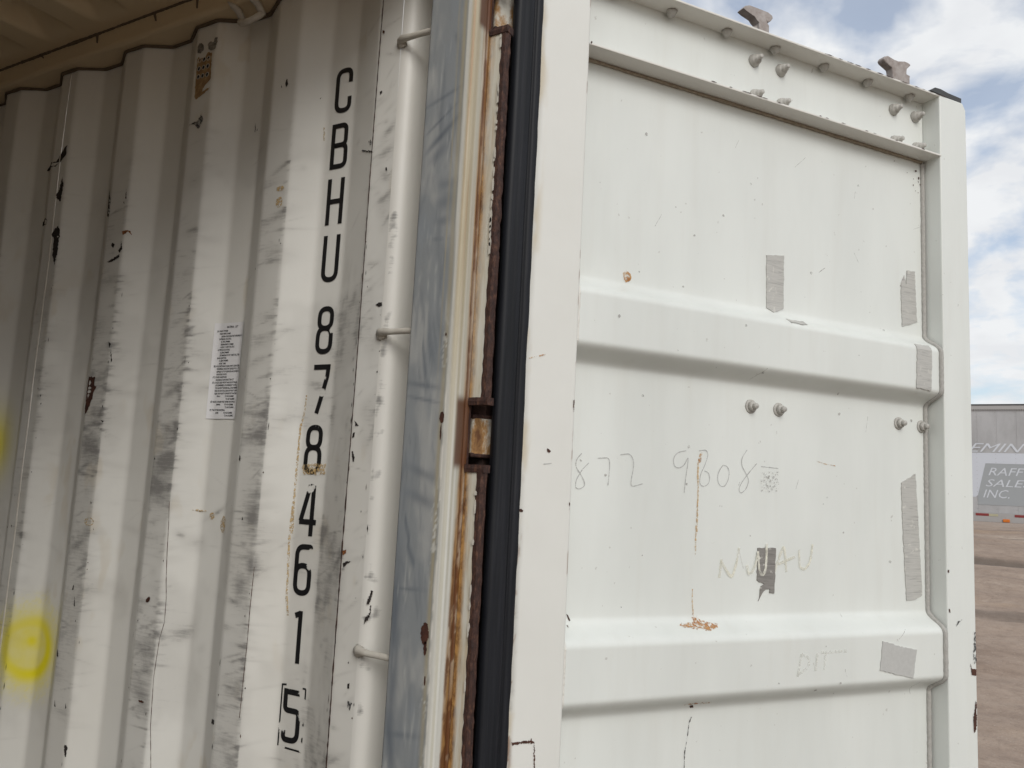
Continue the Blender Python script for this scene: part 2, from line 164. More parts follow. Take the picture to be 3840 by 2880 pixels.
class MB:
    """collects geometry for one mesh object"""
    def __init__(s): s.v = []; s.f = []; s.m = []
    def add(s, vs, fs, m=0):
        b = len(s.v); s.v += [tuple(p) for p in vs]
        for f in fs: s.f.append(tuple(i + b for i in f)); s.m.append(m)
    def obox(s, o, ax, ay, az, m=0):
        o, ax, ay, az = map(Vector, (o, ax, ay, az))
        vs = [o + ax * i + ay * j + az * k for k in (0, 1) for j in (0, 1) for i in (0, 1)]
        fs = [(0, 2, 3, 1), (4, 5, 7, 6), (0, 1, 5, 4), (2, 6, 7, 3), (0, 4, 6, 2), (1, 3, 7, 5)]
        if ax.cross(ay).dot(az) < 0: fs = [f[::-1] for f in fs]
        s.add(vs, fs, m)
    def box(s, a, b, m=0):
        s.obox(a, (b[0] - a[0], 0, 0), (0, b[1] - a[1], 0), (0, 0, b[2] - a[2]), m)
    def tube(s, pts, r, n=8, m=0, caps=True, up=(0, 0, 1)):
        pts = [Vector(p) for p in pts]
        rr = r if isinstance(r, (list, tuple)) else [r] * len(pts)
        rings = []; prev = None
        for i, p in enumerate(pts):
            d = (pts[min(i + 1, len(pts) - 1)] - pts[max(i - 1, 0)]).normalized()
            u = prev if prev is not None else Vector(up)
            u = u - d * u.dot(d)
            if u.length < 1e-4:
                u = Vector((1, 0, 0)); u = u - d * u.dot(d)
                if u.length < 1e-4: u = Vector((0, 1, 0))
            u.normalize(); prev = u
            w = d.cross(u)
            rings.append([p + (u * math.cos(2 * math.pi * j / n) + w * math.sin(2 * math.pi * j / n)) * rr[i] for j in range(n)])
        vs = [q for R_ in rings for q in R_]; fs = []
        for i in range(len(rings) - 1):
            for j in range(n):
                k = (j + 1) % n
                fs.append((i * n + j, i * n + k, (i + 1) * n + k, (i + 1) * n + j))
        if caps:
            fs.append(tuple(range(n))[::-1]); fs.append(tuple((len(rings) - 1) * n + j for j in range(n)))
        s.add(vs, fs, m)
    def lathe(s, o, axis, prof, n=14, m=0, jit=0.0, hexa=()):
        o = Vector(o); a = Vector(axis).normalized()
        u = a.orthogonal().normalized(); w = a.cross(u)
        vs = []; fs = []
        for i, (r, h) in enumerate(prof):
            for j in range(n):
                t = 2 * math.pi * j / n
                q = r
                if i in hexa:
                    q = r * math.cos(math.pi / 6) / math.cos(((t + math.pi / 6) % (math.pi / 3)) - math.pi / 6)
                q *= 1 + jit * (rng.random() - .5) * 2
                vs.append(o + a * (h + jit * 0.006 * (rng.random() - .5)) + (u * math.cos(t) + w * math.sin(t)) * q)
        for i in range(len(prof) - 1):
            for j in range(n):
                k = (j + 1) % n
                fs.append((i * n + j, i * n + k, (i + 1) * n + k, (i + 1) * n + j))
        fs.append(tuple((len(prof) - 1) * n + j for j in range(n)))
        fs.append(tuple(range(n))[::-1])
        s.add(vs, fs, m)
    def build(s, name, mats, parent=None, bevel=0, seg=2, **k):
        o = obj(name, s.v, s.f, mats, parent, mi=s.m, **k)
        if bevel:
            b = o.modifiers.new('bevel', 'BEVEL'); b.width = bevel; b.segments = seg; b.limit_method = 'ANGLE'
            b.angle_limit = math.radians(35)
            for p in o.data.polygons: p.use_smooth = True
            w = o.modifiers.new('wn', 'WEIGHTED_NORMAL'); w.keep_sharp = False
        return o

def grid_faces(nu, nv, flip=False):
    i = np.arange(nu - 1)[:, None]; j = np.arange(nv - 1)[None, :]
    a = i * nv + j
    f = np.stack([a, a + nv, a + nv + 1, a + 1], -1).reshape(-1, 4)
    return f[:, ::-1] if flip else f

# ------------------------------------------------------------------ materials
def mat(name):
    m = bpy.data.materials.new(name); m.use_nodes = True
    nt = m.node_tree; b = nt.nodes['Principled BSDF']
    return m, nt, b

def pos_vec(nt, scale=(1, 1, 1)):
    g = nt.nodes.new('ShaderNodeNewGeometry')
    mpn = nt.nodes.new('ShaderNodeMapping'); mpn.inputs['Scale'].default_value = scale
    nt.links.new(g.outputs['Position'], mpn.inputs[0])
    return mpn.outputs[0]

def noise_node(nt, vec, scale, detail=4, rough=.55, dist=0):
    n = nt.nodes.new('ShaderNodeTexNoise')
    n.inputs['Scale'].default_value = scale; n.inputs['Detail'].default_value = detail
    n.inputs['Roughness'].default_value = rough; n.inputs['Distortion'].default_value = dist
    nt.links.new(vec, n.inputs['Vector'])
    return n.outputs['Fac']

def ramp(nt, fac, stops):
    r = nt.nodes.new('ShaderNodeValToRGB')
    e = r.color_ramp.elements
    while len(e) < len(stops): e.new(0.5)
    for el, (p, c) in zip(e, stops):
        el.position = p; el.color = c if len(c) == 4 else (*c, 1)
    nt.links.new(fac, r.inputs[0])
    return r.outputs[0]

def mixc(nt, fac, a, b, mode='MIX'):
    m = nt.nodes.new('ShaderNodeMix'); m.data_type = 'RGBA'; m.blend_type = mode
    for i, s in ((0, fac), (6, a), (7, b)):
        if hasattr(s, 'is_output'): nt.links.new(s, m.inputs[i])
        elif i == 0: m.inputs[0].default_value = s
        else: m.inputs[i].default_value = (*s, 1) if len(s) == 3 else s
    return m.outputs[2]

def mth(nt, op, a, b=None):
    m = nt.nodes.new('ShaderNodeMath'); m.operation = op
    for i, s in ((0, a), (1, b)):
        if s is None: continue
        if hasattr(s, 'is_output'): nt.links.new(s, m.inputs[i])
        else: m.inputs[i].default_value = s
    return m.outputs[0]

def bump(nt, b, h, strength, dist=0.002):
    n = nt.nodes.new('ShaderNodeBump'); n.inputs['Strength'].default_value = strength; n.inputs['Distance'].default_value = dist
    nt.links.new(h, n.inputs['Height']); nt.links.new(n.outputs[0], b.inputs['Normal'])

def alpha(nt, b, a):
    nt.links.new(a, b.inputs['Alpha'])

def painted_attr(name, rough=.45, streak=(22, 22, 230), grain=(.19, .185, .178), spec=.5, bmp=(22.0, .25)):
    """paint whose colour comes from the per-vertex wear map; alpha of the map = scuffing, broken up by fine scratches"""
    m, nt, b = mat(name)
    at = nt.nodes.new('ShaderNodeAttribute'); at.attribute_name = 'wear'
    nf = noise_node(nt, pos_vec(nt, streak), 1.0, 5, .65, .4)
    nf2 = noise_node(nt, pos_vec(nt), 95.0, 4, .7)
    t = mth(nt, 'ADD', mth(nt, 'MULTIPLY', nf, .7), mth(nt, 'MULTIPLY', nf2, .3))
    # scuff where noise falls under the map's amount
    d = mth(nt, 'SUBTRACT', mth(nt, 'ADD', mth(nt, 'MULTIPLY', at.outputs['Alpha'], .62), .18), t)
    f = mth(nt, 'MULTIPLY', d, 3.4); f = mth(nt, 'MINIMUM', mth(nt, 'MAXIMUM', f, 0.0), 1.0)
    f = mth(nt, 'MULTIPLY', f, mth(nt, 'ADD', mth(nt, 'MULTIPLY', at.outputs['Alpha'], .65), .18))
    fine = noise_node(nt, pos_vec(nt), 7.0, 5, .6)
    base = mixc(nt, mth(nt, 'MULTIPLY', fine, .22), at.outputs['Color'], (.55, .52, .46), 'MULTIPLY')
    c = mixc(nt, f, base, grain)
    nt.links.new(c, b.inputs['Base Color'])
    b.inputs['Roughness'].default_value = rough; b.inputs['Specular IOR Level'].default_value = spec
    bump(nt, b, noise_node(nt, pos_vec(nt, (1, 1, .4)), bmp[0], 4, .55), bmp[1], .002)
    return m

def plain(name, col, rough=.5, var=.12, vs=12.0, dark=None, bmp=.15, bs=60.0, metallic=0.0, bd=.001):
    m, nt, b = mat(name)
    n = noise_node(nt, pos_vec(nt), vs, 5, .6)
    dk = dark or tuple(c * .55 for c in col)
    c = mixc(nt, mth(nt, 'MULTIPLY', n, var * 2), col, dk)
    nt.links.new(c, b.inputs['Base Color'])
    b.inputs['Roughness'].default_value = rough; b.inputs['Metallic'].default_value = metallic
    if bmp: bump(nt, b, noise_node(nt, pos_vec(nt), bs, 4, .6), bmp, bd)
    return m

M = {}
M['wall'] = painted_attr('wall_paint')
M['post'] = painted_attr('post_paint', .42, (60, 60, 12), (.12, .13, .14), .42, (48.0, .55))
M['stile'] = painted_attr('stile_paint', .42, (25, 25, 40), (.12, .11, .10))
WHITE = np.array((.73, .72, .68))

def door_paint():
    m, nt, b = mat('door_paint')
    n1 = noise_node(nt, pos_vec(nt, (1, 1, .35)), 3.0, 5, .6)
    n2 = noise_node(nt, pos_vec(nt, (14, 14, 1.2)), 1.6, 4, .6)
    c = ramp(nt, n1, [(.30, (.625, .645, .615)), (.62, (.700, .722, .690))])
    c = mixc(nt, ramp(nt, n2, [(.52, (0, 0, 0)), (.78, (.15, .15, .15))]), c, (.52, .50, .44))
    sp = noise_node(nt, pos_vec(nt), 70.0, 2, .5)
    c = mixc(nt, ramp(nt, sp, [(.735, (0, 0, 0)), (.77, (.45, .45, .45))]), c, (.33, .31, .28))
    nt.links.new(c, b.inputs['Base Color'])
    b.inputs['Roughness'].default_value = .38
    h = mth(nt, 'ADD', mth(nt, 'MULTIPLY', noise_node(nt, pos_vec(nt), 5.0, 2, .5), 1.0), mth(nt, 'MULTIPLY', noise_node(nt, pos_vec(nt), 240.0, 3, .6), .05))
    bump(nt, b, h, .35, .004)
    return m
M['door'] = door_paint()
M['flange'] = plain('flange_paint', (.71, .70, .66), .4, .10, 9, (.42, .36, .27), .15, 50)

def rust(name, c0, c1, c2, sc_=38.0, sh=0.0):
    m, nt, b = mat(name)
    n = noise_node(nt, pos_vec(nt, (1, 1, .45)), sc_, 6, .7, .3)
    c = ramp(nt, n, [(.30, c0), (.52 - sh, c1), (.74 - 2.4 * sh, c2)])
    nt.links.new(c, b.inputs['Base Color']); b.inputs['Roughness'].default_value = .8
    bump(nt, b, noise_node(nt, pos_vec(nt), 150.0, 5, .7), .7, .002)
    return m
M['rust'] = rust('rusty_steel', (.013, .006, .005), (.046, .018, .012), (.135, .062, .034), 130.0)
M['rustpale'] = rust('rust_stained_paint', (.13, .055, .02), (.36, .20, .075), (.62, .60, .53), 34.0, .065)
M['rustdark'] = rust('dark_rust', (.012, .007, .006), (.035, .015, .010), (.07, .03, .02))

def rubber():
    m, nt, b = mat('black_rubber')
    n = noise_node(nt, pos_vec(nt, (40, 40, 1.2)), 3.0, 5, .65)
    c = ramp(nt, n, [(.35, (.004, .005, .007)), (.6, (.012, .013, .017)), (.85, (.035, .036, .040))])
    nt.links.new(c, b.inputs['Base Color']); b.inputs['Roughness'].default_value = .55; b.inputs['Specular IOR Level'].default_value = .28
    bump(nt, b, n, .2, .001)
    return m
M['rubber'] = rubber()
M['rubberd'] = plain('dull_rubber', (.055, .057, .058), .6, .3, 20)
M['sealant'] = plain('cracked_sealant', (.52, .51, .475), .75, .38, 150, (.17, .16, .15), .8, 190, bd=.002)
M['sealantdoor'] = plain('dirty_sealant', (.42, .37, .29), .8, .45, 80, (.16, .115, .075), .7, 150)
M['sealantbrown'] = plain('brown_sealant', (.17, .13, .085), .8, .4, 60, (.06, .04, .025), .7, 150)
M['bolt'] = plain('painted_bolt', (.60, .585, .545), .6, .42, 110, (.20, .19, .17), .6, 210)
M['cast'] = plain('weathered_cast_steel', (.50, .475, .455), .7, .48, 60, (.12, .07, .05), .6, 140)
M['rod'] = plain('painted_rod', (.63, .61, .55), .5, .3, 60, (.25, .21, .16), .4, 120)
M['roof'] = plain('roof_paint', (.72, .59, .39), .55, .2, 6, (.42, .36, .27), .2, 30)
def stained():
    m, nt, b = mat('rust_stained_flange')
    g = nt.nodes.new('ShaderNodeNewGeometry'); sp = nt.nodes.new('ShaderNodeSeparateXYZ'); nt.links.new(g.outputs['Position'], sp.inputs[0])
    n = noise_node(nt, pos_vec(nt, (90, 90, 7)), 1.0, 5, .65)
    n2 = noise_node(nt, pos_vec(nt, (1, 1, .5)), 70.0, 5, .7)
    edge = mth(nt, 'MULTIPLY', mth(nt, 'ADD', sp.outputs['X'], .7895), -75.0)
    edge = mth(nt, 'MINIMUM', mth(nt, 'MAXIMUM', edge, 0.0), 1.0)
    c = ramp(nt, n, [(.35, (.57, .56, .50)), (.70, (.50, .46, .36))])
    zf_ = mth(nt, 'MINIMUM', mth(nt, 'MAXIMUM', mth(nt, 'MULTIPLY', mth(nt, 'SUBTRACT', 1.95, sp.outputs['Z']), 5.0), .58), 1.0)
    k = mth(nt, 'MULTIPLY', mth(nt, 'ADD', mth(nt, 'MULTIPLY', mth(nt, 'MULTIPLY', edge, zf_), .9), mth(nt, 'SUBTRACT', n, .50)), 1.5)
    k = mth(nt, 'MINIMUM', mth(nt, 'MAXIMUM', k, 0.0), 1.0)
    c = mixc(nt, k, c, ramp(nt, n2, [(.35, (.10, .04, .014)), (.6, (.40, .22, .07))]))
    nt.links.new(c, b.inputs['Base Color']); b.inputs['Roughness'].default_value = .55
    bump(nt, b, n2, .3, .001)
    return m
M['flange_st'] = stained()

def chip_mat(name, stops, a=None, sc_=70.0):
    m, nt, b = mat(name)
    n = noise_node(nt, pos_vec(nt), sc_, 5, .65)
    nt.links.new(ramp(nt, n, stops), b.inputs['Base Color']); b.inputs['Roughness'].default_value = .75
    if a:
        n2 = noise_node(nt, pos_vec(nt), a[0], 5, .75)
        nt.links.new(ramp(nt, n2, [(a[1], (0, 0, 0)), (a[2], (1, 1, 1))]), b.inputs['Alpha'])
    return m
M['chip_d'] = chip_mat('bare_dark_steel', [(.3, (.008, .006, .006)), (.7, (.03, .022, .02))])
M['chip_b'] = chip_mat('brown_rust_patch', [(.3, (.028, .010, .007)), (.7, (.085, .030, .016))])
M['chip_r'] = chip_mat('red_rust_patch', [(.3, (.05, .015, .008)), (.65, (.30, .11, .03))])
M['chip_k'] = chip_mat('black_scuff', [(.3, (.02, .02, .022)), (.7, (.09, .09, .09))], (120, .42, .56))
M['chip_o'] = chip_mat('orange_rust_stain', [(.30, (.22, .07, .015)), (.48, (.46, .22, .06)), (.72, (.60, .42, .20))], (110, .42, .60))
M['chip_t'] = chip_mat('thin_rust_speckle', [(.35, (.36, .14, .035)), (.7, (.54, .31, .12))], (150, .44, .58))
M['ochre'] = chip_mat('ochre_crayon', [(.3, (.42, .27, .10)), (.7, (.58, .45, .26))], (190, .44, .58))
M['drip'] = chip_mat('pale_rust_run', [(.32, (.48, .28, .10)), (.7, (.62, .48, .30))], (120, .40, .58))
M['pencil'] = chip_mat('pencil_line', [(.3, (.36, .36, .35)), (.7, (.52, .52, .505))], (260, .36, .52))
M['chalk'] = chip_mat('faint_yellow_marker', [(.3, (.70, .685, .575)), (.7, (.72, .712, .63))], (40, .30, .60))
M['chalk2'] = chip_mat('fainter_yellow_marker', [(.3, (.70, .705, .65)), (.7, (.72, .73, .685))], (60, .42, .70))
M['scratch'] = chip_mat('hairline_scratch', [(.3, (.36, .35, .33)), (.7, (.52, .51, .48))], (150, .40, .62))
M['remnant'] = chip_mat('glue_remnant', [(.3, (.28, .27, .25)), (.7, (.45, .44, .42))], (210, .55, .62))

def tape_mat(name, c0, c1, line):
    m, nt, b = mat(name)
    n = noise_node(nt, pos_vec(nt, (18, 18, 330)), 1.0, 4, .6, 1.0)
    c = ramp(nt, n, [(.34, line), (.44, c0), (.75, c1)])
    n2 = noise_node(nt, pos_vec(nt), 40.0, 4, .7)
    c = mixc(nt, ramp(nt, n2, [(.60, (0, 0, 0)), (.68, (.9, .9, .9))]), c, (.60, .59, .54))
    nt.links.new(c, b.inputs['Base Color']); b.inputs['Roughness'].default_value = .6
    bump(nt, b, n, .4, .001)
    return m
M['tape'] = tape_mat('old_grey_tape', (.43, .425, .40), (.50, .49, .46), (.32, .31, .295))
M['taped'] = tape_mat('dark_grey_tape', (.20, .19, .175), (.27, .255, .24), (.15, .14, .13))
M['duct'] = plain('silver_duct_tape', (.52, .52, .50), .5, .25, 110, (.27, .27, .26), .3, 160)

def letter_mat():
    m, nt, b = mat('black_stencil_paint')
    at = nt.nodes.new('ShaderNodeAttribute'); at.attribute_name = 'wear'
    n = mth(nt, 'ADD', mth(nt, 'MULTIPLY', noise_node(nt, pos_vec(nt, (1, 1, .5)), 130.0, 5, .7), .6), mth(nt, 'MULTIPLY', noise_node(nt, pos_vec(nt), 420.0, 3, .7), .4))
    a = mth(nt, 'MULTIPLY', mth(nt, 'SUBTRACT', n, mth(nt, 'SUBTRACT', mth(nt, 'MULTIPLY', at.outputs['Alpha'], .95), .05)), 12.0)
    a = mth(nt, 'MINIMUM', mth(nt, 'MAXIMUM', a, 0.0), 1.0)
    b.inputs['Base Color'].default_value = (.008, .008, .009, 1); b.inputs['Roughness'].default_value = .45
    alpha(nt, b, a)
    return m
M['letter'] = letter_mat()
M['paper'] = plain('label_vinyl', (.74, .74, .75), .35, .05, 20, None, 0)
M['ink'] = plain('label_ink', (.02, .02, .022), .5, 0, 10, None, 0)
M['hole'] = plain('dark_hole', (.006, .006, .006), .9, 0, 10, None, 0)

# ------------------------------------------------------------------ terrain
def hgt(X, Y):
    up = sst(4.5, 18.6, Y) * 1.53
    dn = sst(19.2, 22.4, Y) * 1.0
    tp = 1 - sst(25, 60, np.abs(X - 4))
    h = (up - dn) * tp
    for y0, d, w in ((13.5, .10, .16), (10.4, .035, .16), (16.6, -.05, .30), (15.3, .035, .12), (17.6, .04, .2), (8.3, .025, .2), (12.1, -.03, .3)):
        yy = y0 + .25 * (vn(X * .35, 0 * X, 3) - .5) + .04 * X * 0.3
        h = h - d * np.exp(-((Y - yy) / w) ** 2) * (0.5 + vn(X * .6, Y * .1, 9)) * tp
    near = sst(2.0, 5.0, Y)
    h = h + near * (fbm(X * 1.3, Y * 2.2, 4) - .5) * .07 * tp
    return h

def ax(*segs):
    out = []
    for a, b, n in segs: out += list(np.linspace(a, b, n, endpoint=False))
    out.append(segs[-1][1]); return np.array(out)
gx = ax((-900, -60, 12), (-60, -6, 18), (-6, -1.6, 22), (-1.6, 3.0, 120), (3.0, 12, 50), (12, 60, 16), (60, 900, 12))
gy = ax((-900, -60, 12), (-60, -3, 16), (-3, 3.5, 30), (3.5, 20, 340), (20, 24, 30), (24, 60, 16), (60, 900, 12))
GX, GY = np.meshgrid(gx, gy, indexing='ij')
GZ = hgt(GX, GY)
mg, nt, b = mat('sandy_yard')
n1 = noise_node(nt, pos_vec(nt, (.55, 1.5, 1)), 1.1, 8, .68, .4)
n2 = noise_node(nt, pos_vec(nt, (1, 1, 1)), 9.0, 6, .7)
c = ramp(nt, n1, [(.30, (.215, .156, .117)), (.47, (.300, .226, .174)), (.62, (.350, .270, .210)), (.75, (.42, .338, .27))])
c = mixc(nt, ramp(nt, n2, [(.30, (.55, .55, .55)), (.55, (0, 0, 0))]), c, (.19, .135, .10))
ng = noise_node(nt, pos_vec(nt), 42.0, 4, .7)
c = mixc(nt, ramp(nt, ng, [(.60, (0, 0, 0)), (.70, (.55, .55, .55))]), c, (.50, .43, .36))
c = mixc(nt, ramp(nt, ng, [(.30, (.6, .6, .6)), (.40, (0, 0, 0))]), c, (.10, .075, .055))
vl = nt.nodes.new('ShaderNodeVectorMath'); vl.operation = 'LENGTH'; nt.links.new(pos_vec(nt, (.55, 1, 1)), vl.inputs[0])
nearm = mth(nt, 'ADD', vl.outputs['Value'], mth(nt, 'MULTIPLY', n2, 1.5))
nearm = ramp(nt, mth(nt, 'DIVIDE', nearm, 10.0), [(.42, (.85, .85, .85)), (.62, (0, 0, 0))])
c = mixc(nt, nearm, c, (.135, .100, .072))  # unseen ground by the container darkened to cut light bounced inside
n3 = noise_node(nt, pos_vec(nt, (.9, 2.6, 1)), .55, 3, .5)
c = mixc(nt, ramp(nt, n3, [(.62, (0, 0, 0)), (.74, (.35, .35, .35))]), c, (.40, .27, .16))
# darker bands along the wheel tracks
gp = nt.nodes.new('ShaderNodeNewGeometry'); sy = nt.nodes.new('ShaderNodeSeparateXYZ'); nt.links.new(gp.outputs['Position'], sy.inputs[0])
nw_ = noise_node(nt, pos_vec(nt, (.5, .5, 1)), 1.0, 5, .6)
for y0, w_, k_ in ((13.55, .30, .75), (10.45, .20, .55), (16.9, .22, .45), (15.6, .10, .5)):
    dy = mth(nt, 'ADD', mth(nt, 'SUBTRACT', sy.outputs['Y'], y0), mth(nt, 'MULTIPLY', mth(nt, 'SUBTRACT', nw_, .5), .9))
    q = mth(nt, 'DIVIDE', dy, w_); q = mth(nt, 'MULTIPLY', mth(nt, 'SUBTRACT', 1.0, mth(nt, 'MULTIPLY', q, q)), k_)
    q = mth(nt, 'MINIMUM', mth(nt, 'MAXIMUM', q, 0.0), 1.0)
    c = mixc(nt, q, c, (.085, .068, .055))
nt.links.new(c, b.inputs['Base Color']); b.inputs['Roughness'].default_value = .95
bump(nt, b, noise_node(nt, pos_vec(nt), 14.0, 6, .7), .6, .03)
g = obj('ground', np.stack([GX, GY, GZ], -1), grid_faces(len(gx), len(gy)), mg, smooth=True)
g['kind'] = 'structure'
g['label'] = 'sandy brown yard with tyre ruts rising to a low bank'

# ------------------------------------------------------------------ the container
FZ = .15                                  # floor level
CT = empty('shipping_container', (-6.5, -1.17, 0), 'scuffed white steel shipping container standing open on the sandy yard', 'container')
P = .2715

def prof0(x):
    x = np.asarray(x, float)
    t = np.mod(-1.281 - x, P)
    y = np.where(t < .071, 0, np.where(t < .1365, .036 * (t - .071) / .0655, np.where(t < .2065, .036, .036 * (1 - (t - .2065) / .065))))
    y = np.where(x > -1.281, .036 * (x + 1.281) / .065, y)
    y = np.where(x > -1.216, .036, y)
    y = np.where(x > -1.142, .036 * (-1.056 - x) / .086, y)
    return np.where(x > -1.056, 0., y)

def prof(x):
    s = 0
    for d in np.linspace(-.006, .006, 7): s = s + prof0(np.asarray(x) + d)
    return s / 7

# directional rub marks: centre, length, thickness, tilt, strength
strokes = []
R2 = random.Random(5)
flats = [-1.281 - P * i for i in range(5)]
for i, e in enumerate(flats):
    n = (230, 220, 180, 130, 90)[i]
    for _ in range(n):
        z = R2.triangular(.95, 2.6, 1.75)
        near = R2.random()
        if near < .55: x = e - R2.random() * .07
        elif near < .85: x = e + R2.random() * .012
        else: x = e + R2.random() * .2
        strokes.append((x, z, R2.uniform(.008, .05), R2.choice((.0016, .0022, .003, .005, .010)) * R2.uniform(.8, 1.3), R2.gauss(.08, .26), R2.uniform(.12, .60)))
for _ in range(130):
    strokes.append((-1.03 + R2.gauss(0, .03), R2.uniform(1.2, 2.75), R2.uniform(.006, .03), R2.uniform(.001, .006), R2.gauss(.5, .4), R2.uniform(.2, .7)))
for _ in range(150):
    strokes.append((R2.uniform(-1.16, -1.06), R2.uniform(1.2, 2.2), R2.uniform(.004, .018), R2.uniform(.006, .03), R2.gauss(0, .2), R2.uniform(.15, .5)))
# the larger dark rubs seen on the wall
strokes += [(-1.015, 2.47, .03, .010, .8, .95), (-1.02, 2.425, .035, .014, .6, .8), (-1.022, 2.38, .022, .012, -.9, .8), (-1.02, 2.33, .02, .008, .5, .7),
            (-1.30, 2.33, .05, .012, .35, .6), (-1.30, 2.44, .05, .008, .5, .55), (-1.29, 2.24, .045, .02, .1, .5), (-1.27, 2.30, .05, .003, .05, .8),
            (-1.285, 1.60, .02, .028, .0, .9), (-1.295, 1.70, .03, .04, .1, .65), (-1.31, 1.555, .03, .03, 0, .7), (-1.245, 1.90, .035, .014, .0, .75),
            (-1.26, 1.895, .05, .02, .0, .5), (-1.30, 1.86, .06, .02, 0, .6), (-1.51, 1.965, .045, .014, .0, .8), (-1.56, 1.97, .06, .02, 0, .6),
            (-1.495, 1.63, .035, .02, 0, .75), (-1.525, 1.645, .012, .016, .9, .95), (-1.50, 1.44, .04, .018, .3, .55), (-1.58, 1.80, .05, .03, .2, .6),
            (-1.60, 1.74, .05, .03, -.2, .7), (-1.44, 1.70, .05, .006, .5, .8), (-1.85, 1.83, .05, .03, -.3, .75), (-1.80, 1.79, .06, .01, -.15, .5),
            (-1.78, 1.96, .05, .012, 0, .6), (-1.84, 1.90, .04, .03, .1, .6), (-1.80, 1.50, .05, .012, -.1, .6), (-1.57, 1.40, .04, .03, .4, .55),
            (-1.58, 1.30, .03, .05, .6, .6), (-1.30, 1.36, .05, .02, .1, .35), (-1.62, 2.60, .03, .03, .5, .35), (-1.58, 2.45, .03, .02, .2, .55),
            (-1.57, 2.33, .04, .012, .2, .6), (-1.85, 2.24, .05, .02, .1, .5), (-1.86, 2.12, .05, .03, -.1, .5), (-2.12, 2.02, .04, .05, 0, .5)]

def stroke_field(X, Z, st):
    S = np.zeros_like(X)
    for x, z, L, t, a, s in st:
        i = np.nonzero((np.abs(X - x) < L * 1.6) & (np.abs(Z - z) < L * 1.2 + t * 3))
        if not len(i[0]): continue
        dx = X[i] - x; dz = Z[i] - z
        ca, sa = math.cos(a), math.sin(a)
        u = (dx * ca + dz * sa) / L; v = (-dx * sa + dz * ca) / t
        m = np.exp(-u * u * 1.4 - v * v)
        S[i] = np.maximum(S[i], m * s) + .25 * np.minimum(S[i], m * s)
    return S

def wall_paint(X, Z):
    t = np.mod(-1.281 - X, P)
    onflat = ((t < .071) & (X < -1.28)) | (X > -1.056)
    edge = np.minimum(np.abs(t), np.abs(P - t))
    env = sst(2.72, 2.35, Z) * sst(.6, 1.1, Z)
    deep = sst(-2.6, -1.3, X)
    streak = fbm(X * 22, Z * 120, 2, 4)
    patch = fbm(X * 6, Z * 5, 8, 4)
    S = np.where(onflat & (X < -1.28), env * (.36 + .75 * (patch - .42)), env * (.06 + .30 * sst(.48, .68, fbm(X * 9, Z * 7, 28, 4))))
    S += np.where((X < -1.28), np.exp(-(edge / .012) ** 2) * env * sst(.46, .66, streak) * .42 * sst(.40, .62, fbm(X * 5, Z * 6, 77, 3)), 0)
    S += np.where(X > -1.056, .10 + .25 * (patch - .4), 0)
    S += np.where((X > -1.142) & (X <= -1.056), sst(2.35, 1.6, Z) * (.12 + .5 * (patch - .35)), 0)
    S += stroke_field(X, Z, strokes) * (.58 + .5 * (streak - .5))
    S = np.clip(S * (.80 + .3 * deep), 0, 1)
    base = np.ones(X.shape + (3,)) * np.array((.722, .719, .682))
    warm = sst(.45, .75, fbm(X * 3, Z * 2.2, 21, 4))[..., None]
    base = base * (1 - warm * .10) + np.array((.60, .54, .43)) * warm * .10
    # general grime on the rubbed crests
    gr = np.clip(S, 0, 1)[..., None] * .50
    base = base * (1 - gr) + np.array((.25, .235, .215)) * gr
    # faint cream streak noise
    yl = (sst(.60, .72, fbm(X * 30, Z * 12, 31, 3)) * sst(.5, .7, patch))[..., None] * .25
    base = base * (1 - yl) + np.array((.50, .41, .26)) * yl
    # sprayed yellow ring with a dot
    cx, cz = -2.048, 1.334
    d = np.hypot((X - cx) / .083, (Z - cz) / .084)
    d = d + .10 * (fbm(X * 18, Z * 18, 41, 3) - .5)
    ring = np.exp(-((d - .72) / .34) ** 2) * (.90 + .10 * np.sin(np.arctan2(Z - cz, X - cx) * 1 + 2.2))
    dot = np.exp(-(np.hypot(X - cx - .002, Z - cz - .018) / .030) ** 2) * .95
    hz = np.exp(-(d / 1.22) ** 4) * .82 * (.85 + .3 * (fbm(X * 40, Z * 40, 43, 3) - .5))
    hz = np.maximum(hz, sst(.60, .68, vn(X * 230, Z * 230, 44)) * np.exp(-(d / 1.45) ** 6) * .6)
    sec = np.exp(-(np.hypot((X + 2.325) / .055, (Z - 1.83) / .085)) ** 2) * .9
    yv = np.clip(np.maximum(np.maximum(ring, dot), hz) + sec, 0, .97)[..., None]
    base = base * (1 - yv) + np.array((.80, .70, .002)) * yv
    # bright scraped lines
    return np.concatenate([base, S[..., None]], -1)

def wall_panel(name, x0, x1, dx, label=None, z0=FZ, zf=1.08):
    nx = int(round((x1 - x0) / dx)) + 1
    xs = np.linspace(x0, x1, nx)
    zs = np.concatenate([np.linspace(z0, zf, 8)[:-1], np.arange(zf, 2.838, .0036 if dx < .01 else .05), [2.84]])
    X, Z = np.meshgrid(xs, zs, indexing='ij')
    dent = (fbm(X * 2.1, Z * 1.7, 51, 3) - .5) * .008 + (fbm(X * 9, Z * 7, 52, 2) - .5) * .0016
    dent = dent * sst(0, .12, np.minimum(2.84 - Z, 9)) * np.where(X > -1.06, .3, 1)
    Y = prof(X) + dent
    V = np.stack([X, Y, Z], -1)
    return obj(name, V, grid_faces(len(xs), len(zs), False), M['wall'], CT, attr={'wear': wall_paint(X, Z).reshape(-1, 4)}, smooth=True, label=label), (xs, zs)

